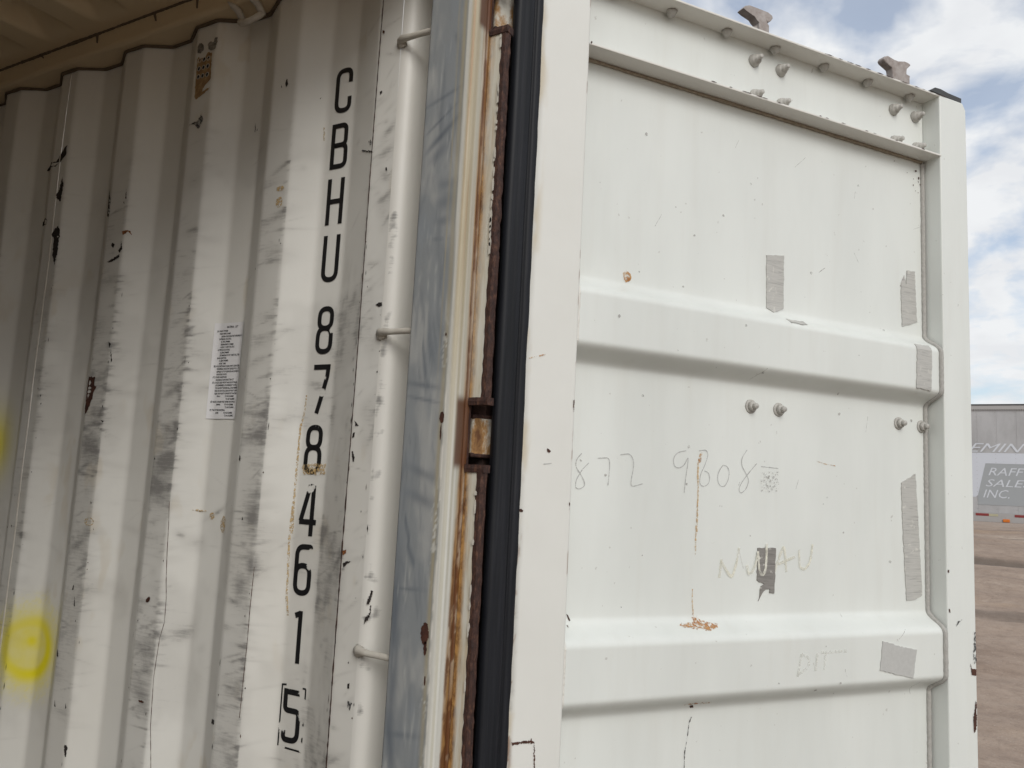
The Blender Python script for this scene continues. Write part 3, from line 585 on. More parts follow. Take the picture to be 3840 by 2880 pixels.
def dent_at(x, z):
    X = np.array([x]); Z = np.array([z])
    d = (fbm(X * 2.1, Z * 1.7, 51, 3) - .5) * .008 + (fbm(X * 9, Z * 7, 52, 2) - .5) * .0016
    d = d * sst(0, .12, np.minimum(2.84 - Z, 9)) * np.where(X > -1.06, .3, 1)
    return float(d[0])

def wy(x, z): return float(prof(np.array([x]))[0]) + dent_at(x, z)

SEAM = -2.128
wp1, _ = wall_panel('side_panel', SEAM + .0015, -1.0005, .0036)
wp2, _ = wall_panel('side_panel', -2.66, SEAM - .0015, .0045, None)
xs_c = -2.66
wp3, _ = wall_panel('side_panel', -12.0, -2.6605, .0226)
# weld line on the seam
mb = MB()
pts = [(SEAM + .0008 * math.sin(z * 9) + .0006 * (rng.random() - .5), wy(SEAM, z) - .0004, z) for z in np.linspace(.2, 2.835, 160)]
mb.tube(pts, [.0013 + .0008 * rng.random() for _ in pts], 5)
mb.build('weld_seam', M['rod'], CT)

# rounded reveal between side wall and corner post
arc = [(-1.0005, 0.0)]
AR = math.radians(73)
for a in np.linspace(0, AR, 9)[1:]: arc.append((-1.0005 + .028 * math.sin(a), .028 * (1 - math.cos(a))))
xe, ye = arc[-1]
arc += [(xe + .013 * math.cos(AR), ye + .013 * math.sin(AR)), (xe + .026 * math.cos(AR), ye + .026 * math.sin(AR))]
x2, y2 = arc[-1]
for a in np.linspace(AR, 0, 8)[1:]: arc.append((x2 + .026 * (math.sin(AR) - math.sin(a)), y2 + .026 * (math.cos(a) - math.cos(AR))))
arc.append((-.872, arc[-1][1]))
zs = np.arange(.15, 2.8405, .0065)
A = np.array(arc); den = [A[0]]
for p, q in zip(A[:-1], A[1:]):
    n = max(1, int(np.hypot(*(q - p)) / .004))
    for i in range(1, n + 1): den.append(p + (q - p) * i / n)
A = np.array(den)
X = np.repeat(A[:, 0][:, None], len(zs), 1); Yv = np.repeat(A[:, 1][:, None], len(zs), 1); Z = np.repeat(zs[None], len(A), 0)
S = .06 + .22 * sst(.48, .70, fbm(X * 40, Z * 9, 15)) + np.exp(-((X + .993) / .010) ** 2) * sst(.5, .68, fbm(X * 30, Z * 60, 5)) * .5 * sst(2.6, 2.3, Z)
S += stroke_field(X, Z, [(-.99 + R2.gauss(0, .008), R2.uniform(1.25, 2.3), .006, R2.uniform(.004, .02), 0, R2.uniform(.3, .7)) for _ in range(50)])
base = np.ones(X.shape + (3,)) * np.array((.69, .68, .64))
obj('wall_reveal', np.stack([X, Yv, Z], -1), grid_faces(len(A), len(zs)), M['wall'], CT, attr={'wear': np.concatenate([base, np.clip(S, 0, 1)[..., None]], -1).reshape(-1, 4)}, smooth=True)
# weld seam (dark, rusty low down) between corrugation and reveal strip
mb = MB()
pts = [(-1.0545 + .0007 * math.sin(z * 7) + .0004 * (rng.random() - .5), -.0004, z) for z in np.linspace(1.1, 2.83, 240)]
mb.tube(pts, [.0006 + .0007 * rng.random() * (1.7 if p[2] < 1.75 else .8) for p in pts], 5)
mb.build('rusty_seam', M['rustdark'], CT)

# opposite wall, end wall, floor, roof, rails
xs = np.linspace(-12, -.95, 490); zs = np.array([.15, 1.0, 2.84])
X, Z = np.meshgrid(xs, zs, indexing='ij')
Y = -2.34 - prof(X)
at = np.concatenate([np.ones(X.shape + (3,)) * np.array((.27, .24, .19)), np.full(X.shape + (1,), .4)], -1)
obj('side_panel', np.stack([X, Y, Z], -1), grid_faces(len(xs), len(zs), True), M['wall'], CT, attr={'wear': at.reshape(-1, 4)}, smooth=True)
ys = np.linspace(-2.34, 0, 120)
Yg, Z = np.meshgrid(ys, zs, indexing='ij')
X = -12 - prof(Yg)
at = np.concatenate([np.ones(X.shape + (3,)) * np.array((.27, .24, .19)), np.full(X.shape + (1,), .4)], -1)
obj('end_panel', np.stack([X, Yg, Z], -1), grid_faces(len(ys), len(zs), True), M['wall'], CT, attr={'wear': at.reshape(-1, 4)}, smooth=True)
mfl = plain('worn_plywood', (.105, .062, .030), .6, .4, 5, (.045, .028, .015), .3, 20)
for i in range(10):
    mb = MB(); mb.box((-12 + i * 1.115, -2.33, FZ - .03), (-12 + (i + 1) * 1.115 - .004, -.01, FZ - .001 * (i % 2)))
    mb.build('floor_panel', mfl, CT)

def roofz(X, Y):
    t = np.mod(X + 2.12, .215)
    f = np.where(t < .08, 1, np.where(t < .108, 1 - (t - .08) / .028, np.where(t < .187, 0, (t - .187) / .028)))
    f = f * f * (3 - 2 * f)
    tt = np.where(t < .05, .5, 0)
    gg = sst(-.055, -.15, Y) * sst(-2.285, -2.19, Y)
    return 2.893 + .044 * f * gg
xs = np.concatenate([np.arange(-12, -3.4, .027), np.arange(-3.4, -.86, .007)])
ys = np.concatenate([[-2.31], np.arange(-2.28, -.7, .05), np.arange(-.68, -.0301, .008)])
X, Y = np.meshgrid(xs, ys, indexing='ij')
obj('roof_panel', np.stack([X, Y, roofz(X, Y)], -1), grid_faces(len(xs), len(ys), True), M['roof'], CT, smooth=True)

def rail(name, yin, yout, x0, x1, material):
    s = 1 if yout > yin else -1
    mb = MB()
    pr = [(yin + s * .010, 2.8405)]
    for a in np.linspace(0, math.pi / 2, 6): pr.append((yin + s * (.010 - .010 * math.sin(a)), 2.8505 - .010 * math.cos(a)))
    pr += [(yin, 2.892), (yout, 2.892), (yout, 2.8405)]
    n = len(pr)
    vs = [(x, y, z) for x in (x0, x1) for y, z in pr]
    fs = [(i, (i + 1) % n, n + (i + 1) % n, n + i) for i in range(n)]
    mb.add(vs, fs + [tuple(range(n))[::-1], tuple(range(n, 2 * n))])
    return mb.build(name, material, CT)
rail('top_rail', -.031, .06, -12.05, -.835, M['roof'])
rail('top_rail', -2.309, -2.40, -12.05, -.835, M['roof'])
mb = MB(); mb.box((-12.1, -2.41, .02), (-.82, -2.34, .149)); mb.build('bottom_rail', M['flange'], CT)
mb = MB(); mb.box((-12.1, .0005, .02), (-.93, .07, .149)); mb.build('bottom_rail', M['flange'], CT)
mb = MB(); mb.box((-.91, -2.33, .02), (-.815, -.031, .146)); mb.build('door_sill', M['flange'], CT)
mb = MB(); mb.box((-.915, -2.30, 2.852), (-.835, -.031, 3.02)); mb.build('door_header', M['flange'], CT)
mb = MB(); mb.box((-.93, -2.45, .0), (-.815, -2.305, 3.0)); mb.build('corner_post', M['flange'], CT)
# outside skin over the roof so that no light leaks in
mb = MB(); mb.box((-12.08, -2.42, 2.945), (-.835, .07, 2.955)); mb.build('roof_skin', M['flange'], CT)
mb = MB()
# sealing bead along the roof joint with its drips
pts = []; rr = []
for x in np.arange(-3.2, -1.2, .006):
    pts.append((x, -.031 + .0015 * (rng.random() - .5), 2.8915 + .0012 * (rng.random() - .5)))
    rr.append(.0022 + .0025 * vn(x * 14, 0, 3) * (1.4 if -2.32 < x < -1.96 else .6) + .001 * rng.random())
mb.tube(pts, rr, 6)
for x, l, dx in ((-2.226, .012, .012), (-1.976, .026, .002), (-1.750, .024, .008), (-1.595, .03, .002), (-2.45, .02, .004)):
    md = MB(); md.tube([(x, -.0315, 2.892), (x + dx * .3, -.0325, 2.892 - l * .4), (x + dx, -.0325, 2.892 - l)], [.0035, .003, .0018], 6); md.build('sealant_drip', M['sealantbrown'], CT)
mb.build('roof_sealant', M['sealantbrown'], CT)
mb = MB(); pts = []; rr = []
for x in np.arange(-3.0, -1.06, .004):
    pts.append((x, wy(x, 2.83) - .003, 2.8375 - .002 * vn(x * 20, 0, 6))); rr.append(.0034 + .0016 * vn(x * 30, 0, 5))
mb.tube(pts, rr, 6)
mb.build('wall_sealant', M['sealantbrown'], CT)

# lashing ring under the top rail
mb = MB()
C = Vector((-1.434, -.004, 2.815)); u = Vector((1, 0, 0)).normalized(); w = Vector((0, -.62, -.80)).normalized()
pts = []
for a in np.linspace(math.radians(-8), math.radians(188), 22): pts.append(C + u * .031 * math.cos(a) + w * .031 * math.sin(a))
mb.tube(pts, .0075, 10)
LR = mb.build('lashing_ring', M['rod'], CT, smooth=True)
for sx in (-1, 1):
    e = C + u * .031 * sx
    mb = MB(); mb.tube([e + Vector((0, 0, -.002)), e + Vector((-.004, -.012, .017)), e + Vector((-.010, -.024, .0235)), e + Vector((-.016, -.034, .030))], [.0080, .0085, .0072, .0012], 9)
    mb.build('ring_lug', M['rod'], LR, smooth=True)

# lashing bars bridging the reveal beside the post
for z, dz in ((2.648, .000), (2.060, 0), (1.477, 0)):
    mb = MB()
    pts = [(-1.000, .004, z + .001), (-.996, -.006, z + .002), (-.988, -.012, z + .0015), (-.965, -.013, z), (-.940, -.0135, z), (-.916, -.014, z - .0005), (-.905, -.012, z + .0005)]
    mb.tube(pts, [.008, .0085, .0075, .006, .006, .006, .0065], 12)
    lb = mb.build('lashing_bar', M['rod'], CT, smooth=True)
    mb = MB(); mb.lathe((-.997, -.001, z - .001), (0.2, -1, 0), [(.012, 0), (.010, .004), (.004, .008)], 10, 0, .12)
    mb.build('weld_blob', M['rod'], lb, smooth=True)

# ---- corner post
pp = [(-.872, .07), (-.904, .07), (-.908, .066), (-.908, -.027), (-.9072, -.0294), (-.905, -.030), (-.8150, -.030)]
for a in np.linspace(0, math.radians(82), 7)[1:]: pp.append((-.8150 + .010 * math.sin(a), -.020 - .010 * math.cos(a)))
pp += [(-.8042, .0080), (-.8060, .0090), (-.8060, .0112), (-.8042, .0122), (-.8038, .0205)]
A = np.array(pp); den = [A[0]]
for p, q in zip(A[:-1], A[1:]):
    n = max(1, int(np.hypot(*(q - p)) / .0028))
    for i in range(1, n + 1): den.append(p + (q - p) * i / n)
A = np.array(den)
zs = np.concatenate([np.linspace(.05, 1.1, 12)[:-1], np.arange(1.1, 2.99, .004)])
s = np.concatenate([[0], np.cumsum(np.hypot(np.diff(A[:, 0]), np.diff(A[:, 1])))])
S_, Z = np.meshgrid(s, zs, indexing='ij')
X = np.repeat(A[:, 0][:, None], len(zs), 1); Y = np.repeat(A[:, 1][:, None], len(zs), 1)
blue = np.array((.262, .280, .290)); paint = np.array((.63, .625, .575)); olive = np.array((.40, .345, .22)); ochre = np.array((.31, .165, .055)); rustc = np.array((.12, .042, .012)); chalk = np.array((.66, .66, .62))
def mixa(base, c, m): m = np.clip(m, 0, 1)[..., None]; return base * (1 - m) + c * m
inface = sst(-.823, -.829, X) * (Y < -.02)
wob = (fbm(X * 0 + 3, Z * 6, 61, 3) - .5) * .006
col = np.ones(X.shape + (3,)) * paint
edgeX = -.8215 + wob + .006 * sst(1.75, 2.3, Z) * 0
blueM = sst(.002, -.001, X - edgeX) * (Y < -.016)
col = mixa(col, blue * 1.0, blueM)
bv = fbm(X * 25, Z * 9, 62, 4)
col = mixa(col, np.array((.40, .405, .395)), blueM * sst(.5, .72, bv) * .7)
col = mixa(col, np.array((.255, .278, .298)), blueM * sst(.45, .25, bv) * .8)
# arcs and rubs on the grey face
ps = [(-.865, 2.42, .06, .006, .72, .9), (-.87, 2.45, .05, .003, .65, .8), (-.865, 2.495, .06, .004, .35, .7), (-.87, 2.385, .03, .010, .7, .6),
      (-.852, 2.29, .022, .016, .02, .55), (-.848, 2.325, .02, .010, 0, .5), (-.85, 2.255, .02, .010, 0, .6), (-.858, 2.222, .022, .0022, -.02, .9),
      (-.872, 2.0, .004, .10, .18, .8), (-.862, 2.02, .003, .12, .16, .6), (-.87, 1.955, .05, .005, -.15, .7), (-.87, 1.93, .05, .003, -.18, .7),
      (-.86, 1.80, .04, .008, -.35, .6), (-.86, 1.755, .045, .010, -.35, .6), (-.885, 1.70, .004, .08, .3, .9), (-.875, 1.66, .006, .06, .5, .8),
      (-.90, 1.56, .012, .10, .0, .9), (-.895, 1.45, .012, .12, 0, .8), (-.892, 1.34, .010, .10, .2, .8), (-.88, 1.60, .05, .004, .05, .7), (-.87, 1.36, .05, .006, .1, .6)]
for _ in range(90):
    ps.append((R2.uniform(-.905, -.83), R2.uniform(1.1, 2.85), R2.uniform(.002, .006), R2.uniform(.01, .08), R2.gauss(.1, .15), R2.uniform(.15, .5)))
SF = stroke_field(X, Z, ps) * blueM
col = mixa(col, np.array((.135, .155, .180)), SF * .95)
lt = stroke_field(X, Z, [(R2.uniform(-.9, -.83), R2.uniform(1.2, 2.9), R2.uniform(.001, .003), R2.uniform(.01, .05), R2.gauss(0, .1), R2.uniform(.2, .6)) for _ in range(50)]) * blueM
col = mixa(col, chalk, lt * .5)
# olive run-off stains by the corner
col = mixa(col, olive, np.exp(-((X - edgeX + .006) / .0045) ** 2) * (Y < -.016) * (.45 + .5 * vn(X * 200, Z * 5, 66)) * .9)
col = mixa(col, olive, np.exp(-((X - edgeX + .019) / .0014) ** 2) * (Y < -.016) * sst(1.85, 2.2, Z) * .6)
# chipped corner edge: chalky bare primer with rust bites
ch = np.exp(-((X - edgeX - .0012) / .0020) ** 2) * (Y < -.012) * sst(.40, .62, fbm(X * 60, Z * 40, 67, 4)) * sst(2.1, 1.85, Z)
col = mixa(col, np.array((.78, .76, .70)), ch)
ch2 = np.exp(-((X - edgeX + .006) / .007) ** 2) * (Y < -.016) * sst(.56, .66, fbm(X * 260, Z * 120, 68, 3)) * (np.exp(-((Z - 1.70) / .07) ** 2) + np.exp(-((Z - 1.43) / .03) ** 2) + np.exp(-((Z - 1.30) / .03) ** 2) + np.exp(-((Z - 2.02) / .04) ** 2) * .8)
col = mixa(col, np.array((.62, .62, .58)), ch2 * .9)
ylw = sst(2.15, 2.6, Z)
# rear face: vertical streaks
rear = (X > -.8125)
col = mixa(col, np.array((.46, .44, .36)), rear * sst(.35, .6, vn(S_ * 420, Z * 1.2, 71)) * .75)
col = mixa(col, np.array((.40, .33, .20)), sst(-.8165, -.812, X) * sst(-.004, -.016, Y) * sst(1.7, 2.2, Z) * .75)
col = mixa(col, ochre, rear * sst(.55, .75, vn(S_ * 300, Z * 2.5, 72)) * sst(2.0, 2.5, Z) * .8)
lowz = sst(2.0, 1.4, Z)
col = mixa(col, ochre, sst(-.002 - .008 * lowz, .006 - .008 * lowz, Y) * rear * (.50 + .50 * sst(.35, .65, fbm(S_ * 120, Z * 9, 73))))
hz_ = sst(1.805, 1.822, Z) * sst(1.945, 1.925, Z) + sst(2.62, 2.64, Z)
col = mixa(col, np.array((.11, .042, .016)), rear * hz_ * sst(-.022, -.012, Y) * .93)
col = mixa(col, rustc, (sst(.0025 - .012 * lowz, .0065 - .010 * lowz, Y) * sst(.42, .60, fbm(S_ * 90, Z * 34, 74)) * (.45 + .5 * lowz) + np.exp(-((Y - .0101) / .0022) ** 2) + .7 * sst(.0165, .0195, Y)) * rear * .92)
Sx = np.clip(.10 + .35 * (bv - .4) + SF * .3, 0, 1) * blueM + .06
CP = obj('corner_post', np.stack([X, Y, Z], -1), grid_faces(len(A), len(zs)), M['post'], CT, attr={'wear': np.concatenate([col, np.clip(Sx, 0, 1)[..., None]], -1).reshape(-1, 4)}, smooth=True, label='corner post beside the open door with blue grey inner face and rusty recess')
# solid core behind
mb = MB(); mb.box((-.90, .0715, .0), (-.80, .105, 3.0)); mb.build('post_back', M['rustdark'], CP)
mb = MB(); mb.box((-.8060, .0206, .05), (-.8040, .0280, 2.99)); mb.build('post_web', M['rust'], CP)

# outer flange with hinge cut-outs
def fl_seg(z0, z1):
    mb = MB(); mb.box((-.8035, .0190, z0), (-.776, .030, z1)); return mb
for z0, z1 in ((.1, .25), (.34, 1.00), (1.09, 1.819), (1.925, 2.638), (2.73, 2.99)):
    seg = fl_seg(z0, z1).build('hinge_flange', M['flange_st'], CP)
    # thick rusty cut edge: right side, and returns at the cut-outs
    mb = MB(); n = 40
    pts = []
    for z in np.linspace(z0, z1, max(4, int((z1 - z0) / .012))):
        pts.append((-.7715 + .0014 * (rng.random() - .5) + .0030 * (fbm(z * 9, z0, 45, 4) - .5), .0245 + .0008 * (rng.random() - .5), z))
    w = .0070 
    prof8 = [(-w, .006), (-w * .98, -.0055), (-w * .6, -.0080), (w * .45, -.0085), (w, -.0035), (w, .006)]
    vs = []; fs = []
    for p in pts:
        j = .0016
        vs += [(p[0] + a + j * (rng.random() - .5), p[1] + b_ + j * (rng.random() - .5), p[2]) for a, b_ in prof8]
    k = len(prof8)
    for i in range(len(pts) - 1):
        for j in range(k):
            jj = (j + 1) % k
            fs.append((i * k + j, i * k + jj, (i + 1) * k + jj, (i + 1) * k + j))
    fs += [tuple(range(k))[::-1], tuple((len(pts) - 1) * k + j for j in range(k))]
    mb.add(vs, fs)
    for zz_, up in ((z0, 0), (z1, 1)):
        if zz_ in (.1, 2.99): continue
        z_ = zz_ - (.013 if up else 0)
        ptsx = [(x, .0245 + .0006 * (rng.random() - .5), z_ + .0065 + .0008 * (rng.random() - .5)) for x in np.linspace(-.8030, -.763, 14)]
        vs = []; fs = []; hh = .0068
        pr = [(.012, -hh), (-.0088, -hh), (-.0102, 0), (-.0088, hh), (.012, hh)]
        for p in ptsx: vs += [(p[0], p[1] + a, p[2] + b_) for a, b_ in pr]
        k = 5
        for i in range(len(ptsx) - 1):
            for j in range(k):
                jj = (j + 1) % k
                fs.append((i * k + j, (i + 1) * k + j, (i + 1) * k + jj, i * k + jj))
        fs += [tuple(range(k)), tuple((len(ptsx) - 1) * k + j for j in range(k))[::-1]]
        mb.add(vs, fs)
    mb.build('rusty_edge', M['rust'], CP)
    for zc in np.arange(z0 + .02, z1 - .02, .012):
        if rng.random() < (.62 if 2.2 < zc < 2.62 else .12):
            mb = MB(); h = rng.uniform(.008, .026); xw = rng.uniform(.0012, .0028)
            x = -.7770 + rng.uniform(-.0006, .0010)
            pl = [(x - xw, zc), (x - xw * .6, zc - h * .5), (x + xw * rng.random(), zc - h * .4), (x + xw, zc + h * .1), (x + xw * .4, zc + h * .5), (x - xw * .7, zc + h * .4)]
            mb.add([(a, .0150, c_) for a, c_ in pl] + [(a, .0162, c_) for a, c_ in pl], [tuple(range(6)), tuple(range(11, 5, -1))] + [(i, 6 + i, 6 + (i + 1) % 6, (i + 1) % 6) for i in range(6)])
            mb.build('cream_sliver', M['rod'], seg)  # thin cream slivers along the left side of the rusty edge

# ------------------------------------------------------------------ the open door
TH = math.radians(55.5844)
DD = Vector((math.cos(TH), math.sin(TH), 0)); DN = Vector((-math.sin(TH), math.cos(TH), 0))
HG = Vector((-.770, .050, 0))
def dp(u, z, off=0.): return HG + DD * u + DN * off + Vector((0, 0, z))

RIBS = [(2.040, 2.060, 2.173, 2.2015), (1.367, 1.391, 1.506, 1.534), (.70, .72, .835, .862)]
def off0(z):
    z = np.asarray(z, float); o = np.full(z.shape, .05)
    for a, b_, c_, d in RIBS:
        o = np.where((z > a) & (z <= b_), .05 - .046 * (z - a) / (b_ - a), o)
        o = np.where((z > b_) & (z <= c_), .004, o)
        o = np.where((z > c_) & (z < d), .004 + .046 * (z - c_) / (d - c_), o)
    return o
def offz(z):
    s = 0
    for d in np.linspace(-.009, .009, 9): s = s + off0(np.asarray(z) + d)
    return s / 9

us = np.concatenate([[.150], np.linspace(.17, 1.188, 60), [1.1935]])
zs = np.concatenate([np.arange(.30, 1.3, .012), np.arange(1.3, 2.669, .004)])
U, Z = np.meshgrid(us, zs, indexing='ij')
wv = (fbm(U * 2.2, Z * 2.0, 81, 3) - .5) * .006 * sst(0, .08, U - .16) * sst(0, .08, 1.19 - U) * sst(0, .06, 2.665 - Z)
OFF = offz(Z) + wv
V = np.zeros(U.shape + (3,))
for i in range(3): V[..., i] = HG[i] + DD[i] * U + DN[i] * OFF + (Z if i == 2 else 0)
DOOR = obj('door', V, grid_faces(len(us), len(zs), False), M['door'], CT, smooth=True, label='white ribbed steel door swung open beside the corner post')
def dsurf(u, z):
    w_ = float(((fbm(np.array([u * 2.2]), np.array([z * 2.0]), 81, 3) - .5) * .006 * sst(0, .08, u - .16) * sst(0, .08, 1.19 - u) * sst(0, .06, 2.665 - z))[0])
    return float(offz(np.array([z]))[0]) + w_

# outer skin of the door (seen from outside)
mb = MB(); mb.obox(dp(.03, .25, .0625), DD * 1.26, DN * .003, Vector((0, 0, 2.56))); mb.build('outer_skin', M['flange'], DOOR)

# hinge stile: painted rust, stains and scuffs, darker along the gasket edge
us = np.concatenate([np.linspace(.057, .163, 42)]); zs = np.concatenate([np.linspace(.25, 1.1, 10)[:-1], np.arange(1.1, 2.835, .0042)])
st = [(u, 0.0) for u in us] + [(.1655, .0006), (.167, .0022), (.167, .03), (.167, .058)]
S2 = np.array(st)
U = np.repeat(S2[:, 0][:, None], len(zs), 1); O = np.repeat(S2[:, 1][:, None], len(zs), 1); Z = np.repeat(zs[None], len(S2), 0)
V = np.zeros(U.shape + (3,))
for i in range(3): V[..., i] = HG[i] + DD[i] * U + DN[i] * O + (Z if i == 2 else 0)
col = np.ones(U.shape + (3,)) * np.array((.715, .718, .682))
e = .0615 + .004 * (fbm(U * 0, Z * 9, 83, 4) - .5)
low = sst(2.1, 1.3, Z)
col = mixa(col, np.array((.30, .28, .24)), sst(.012, -.002, U - e) * (.30 + .5 * fbm(U * 60, Z * 14, 84)) * (.6 + .4 * low))
col = mixa(col, np.array((.52, .43, .28)), sst(.022, .002, U - e) * sst(.50, .70, fbm(U * 30, Z * 10, 85)) * .6)
col = mixa(col, np.array((.20, .10, .05)), sst(.010, .000, U - e) * sst(.60, .72, fbm(U * 90, Z * 40, 86)) * low * .8)
col = mixa(col, np.array((.20, .09, .04)), sst(.1625, .166, U) * sst(.66, .72, fbm(U * 0, Z * 14, 87)) * .7)
stS = np.clip(sst(.02, 0, U - e) * .5 * (.4 + .6 * low) + .04 + stroke_field(U, Z, [(.075 + R2.random() * .08, R2.uniform(1.3, 2.8), R2.uniform(.004, .02), R2.uniform(.0008, .003), R2.gauss(-.2, .5), R2.uniform(.15, .45)) for _ in range(40)]), 0, 1)
obj('door_stile', V, grid_faces(len(S2), len(zs)), M['stile'], DOOR, attr={'wear': np.concatenate([col, stS[..., None]], -1).reshape(-1, 4)}, smooth=False)
mb = MB(); mb.obox(dp(.022, .25, .012), DD * .144, DN * .048, Vector((0, 0, 2.58))); mb.build('stile_tube', M['flange'], DOOR)

# lock side post: square tube with a chamfered top corner
def frame_post():
    bm = bmesh.new()
    pr = [(1.1965, .25), (1.2965, .25), (1.2965, 2.812), (1.284, 2.8305), (1.1965, 2.8305)]
    f0 = [bm.verts.new(dp(u, z, 0)) for u, z in pr]; f1 = [bm.verts.new(dp(u, z, .058)) for u, z in pr]
    bm.faces.new(f0); bm.faces.new(f1[::-1])
    for i in range(5): bm.faces.new((f0[i], f1[i], f1[(i + 1) % 5], f0[(i + 1) % 5]))
    bmesh.ops.recalc_face_normals(bm, faces=bm.faces)
    me = MB(); bm.verts.index_update()
    me.add([v.co for v in bm.verts], [[v.index for v in f.verts] for f in bm.faces]); bm.free()
    return me.build('door_stile', M['door'], DOOR, bevel=.004, seg=3)
frame_post()

# top channel: web and two flanges
mb = MB(); mb.obox(dp(.150, 2.664, .050), DD * 1.045, DN * .006, Vector((0, 0, .165))); mb.build('header_web', M['door'], DOOR)
mb = MB(); mb.obox(dp(.1675, 2.8255, .0005), DD * 1.0285, DN * .060, Vector((0, 0, .0050))); top_fl = mb.build('header_flange', M['flange'], DOOR, bevel=.0012)
mb = MB(); mb.obox(dp(.1675, 2.6665, -.0005), DD * 1.0315, DN * .0525, Vector((0, 0, .0050))); mb.build('header_flange', M['flange'], DOOR, bevel=.0012)
# rusty nicks along the flange lips
mb = MB()
def nick(u0, u1, z0, z1, off):
    a = dp(u0, z0, off); b_ = dp(u1, z1, off); n = max(2, int((u1 - u0) / .004))
    vs = []; 
    for i in range(n + 1):
        t = i / n; c_ = a.lerp(b_, t); h = .0011 * math.sin(math.pi * t) ** .5 * (.35 + .9 * rng.random()) if 0 < t < 1 else .0003
        vs += [c_ + Vector((0, 0, h)), c_ - Vector((0, 0, h * .6))]
    mb.add(vs, [(2 * i, 2 * i + 1, 2 * i + 3, 2 * i + 2) for i in range(n)])
x = .80
while x < 1.19:
    l = rng.uniform(.008, .05); nick(x, x + l, 2.8287, 2.8287, -.0008); x += l + rng.uniform(.002, .025)
for _ in range(16):
    x = rng.uniform(.45, 1.18); l = rng.uniform(.004, .02); nick(x, x + l, 2.6703, 2.6703, -.0016)
mb.build('rust_nicks', M['rust'], DOOR, kind='stuff')

# sealing gasket on the hinge edge
gp = [(.016, .020), (.004, .016), (-.001, .006), (.0005, -.004), (.005, -.0095), (.011, -.0105), (.018, -.0085), (.024, -.0095), (.034, -.0085), (.040, -.004), (.0415, .0005), (.0440, .0008), (.0455, -.0030), (.050, -.0042), (.058, -.0034), (.0605, -.0012), (.0605, .0015)]
zs = np.arange(.22, 2.87, .012)
vs = []; fs = []
for i, z in enumerate(zs):
    w_ = .0010 * (vn(z * 7, 0, 91) - .5); w2 = .0055 * (fbm(0, z * 13, 92, 5) - .5)
    for j, (u, o) in enumerate(gp):
        vs.append(dp(u + w_ + (w2 if j >= 13 else 0), z, o))
k = len(gp)
for i in range(len(zs) - 1):
    for j in range(k - 1): fs.append((i * k + j, i * k + j + 1, (i + 1) * k + j + 1, (i + 1) * k + j))
mb = MB(); mb.add(vs, fs); gk = mb.build('door_gasket', M['rubber'], DOOR, smooth=True)
mb = MB(); mb.obox(dp(.16, 2.8308, .012), DD * 1.09, DN * .05, Vector((0, 0, .0042))); mb.build('top_gasket', M['rubberd'], DOOR, bevel=.001)
mb = MB()
vs = [dp(u, z, .004) for u, z in ((1.1684, 2.8366), (1.1851, 2.8486), (1.2063, 2.8499), (1.2336, 2.8462), (1.2846, 2.8442), (1.2843, 2.8310))]
mb.add(vs + [p + DN * .04 for p in vs], [(5, 4, 3, 2, 1, 0), (6, 7, 8, 9, 10, 11)] + [(i, (i + 1) % 6, 6 + (i + 1) % 6, 6 + i) for i in range(6)])
mb.build('gasket_end', M['rubberd'], DOOR)

# sealant beads
mb = MB(); pts = []; rr = []
for z in np.arange(.32, 2.664, .006):
    o = dsurf(1.189, z)
    pts.append(dp(1.1895 + .0006 * (rng.random() - .5), z, o - .0015)); rr.append(.0058 + .0011 * (rng.random() - .3))
mb.tube(pts, rr, 8, up=DD); mb.build('sealant_bead', M['sealant'], DOOR, smooth=True)
mb = MB(); pts = []; rr = []
for u in np.arange(.17, 1.19, .008):
    pts.append(dp(u, 2.6635 + .001 * (rng.random() - .5), .0475)); rr.append(.0030 + .0022 * vn(u * 20, 0, 94))
mb.tube(pts, rr, 6); mb.build('sealant_bead', M['sealantdoor'], DOOR, smooth=True)
for a, b_, c_, d in RIBS[:2]:
    mb = MB(); pts = []; rr = []
    for z in np.arange(b_ - .004, c_ + .012, .004):
        pts.append(dp(.1695 + .0008 * (rng.random() - .5), z, float(offz(np.array([z]))[0]) + .0006)); rr.append(.0016 + .0012 * rng.random())
    mb.tube(pts, rr, 6)
    mb.build('weld_bead', M['flange'], DOOR)

# bolts through the door
def bolt_mesh(kind):
    mb = MB(); a = (0, 0, 1)
    if kind == 0:   # clean nut on washer
        mb.lathe((0, 0, 0), a, [(.0195, 0), (.0190, .003), (.0155, .0045)], 18, 0, .03)
        mb.lathe((0, 0, .003), a, [(.0150, 0), (.0140, .010), (.0105, .0125)], 18, 0, .02, hexa=(0, 1))
        mb.lathe((0, 0, .012), a, [(.0078, 0), (.0078, .013), (.0066, .0145)], 12, 0, .02)
        mb.lathe((0, 0, .0262), a, [(.0042, 0), (.0040, .0006)], 10, 0)
    else:           # nut smothered in sealant
        mb.lathe((0, 0, 0), a, [(.0235, 0), (.0225, .004), (.0200, .0075), (.0190, .0150), (.0172, .0165), (.0150, .0170), (.0145, .0265), (.0112, .0280), (.0088, .0285), (.0084, .0400), (.0050, .0425)], 16, 0, .055, hexa=(5, 6))
    po = mb.build('bolt', M['bolt'], None, smooth=True)
    me = po.data; bpy.data.objects.remove(po); return me
bm0, bm1, bm1b = bolt_mesh(0), bolt_mesh(1), bolt_mesh(1)
mb = MB(); mb.lathe((0, 0, 0), (0, 0, 1), [(.0150, 0), (.0165, .004), (.0130, .012), (.0085, .018), (.0030, .020)], 14, 0, .16)
lo = mb.build('sealant_lump', M['bolt'], None, smooth=True); lump_me = lo.data; bpy.data.objects.remove(lo)
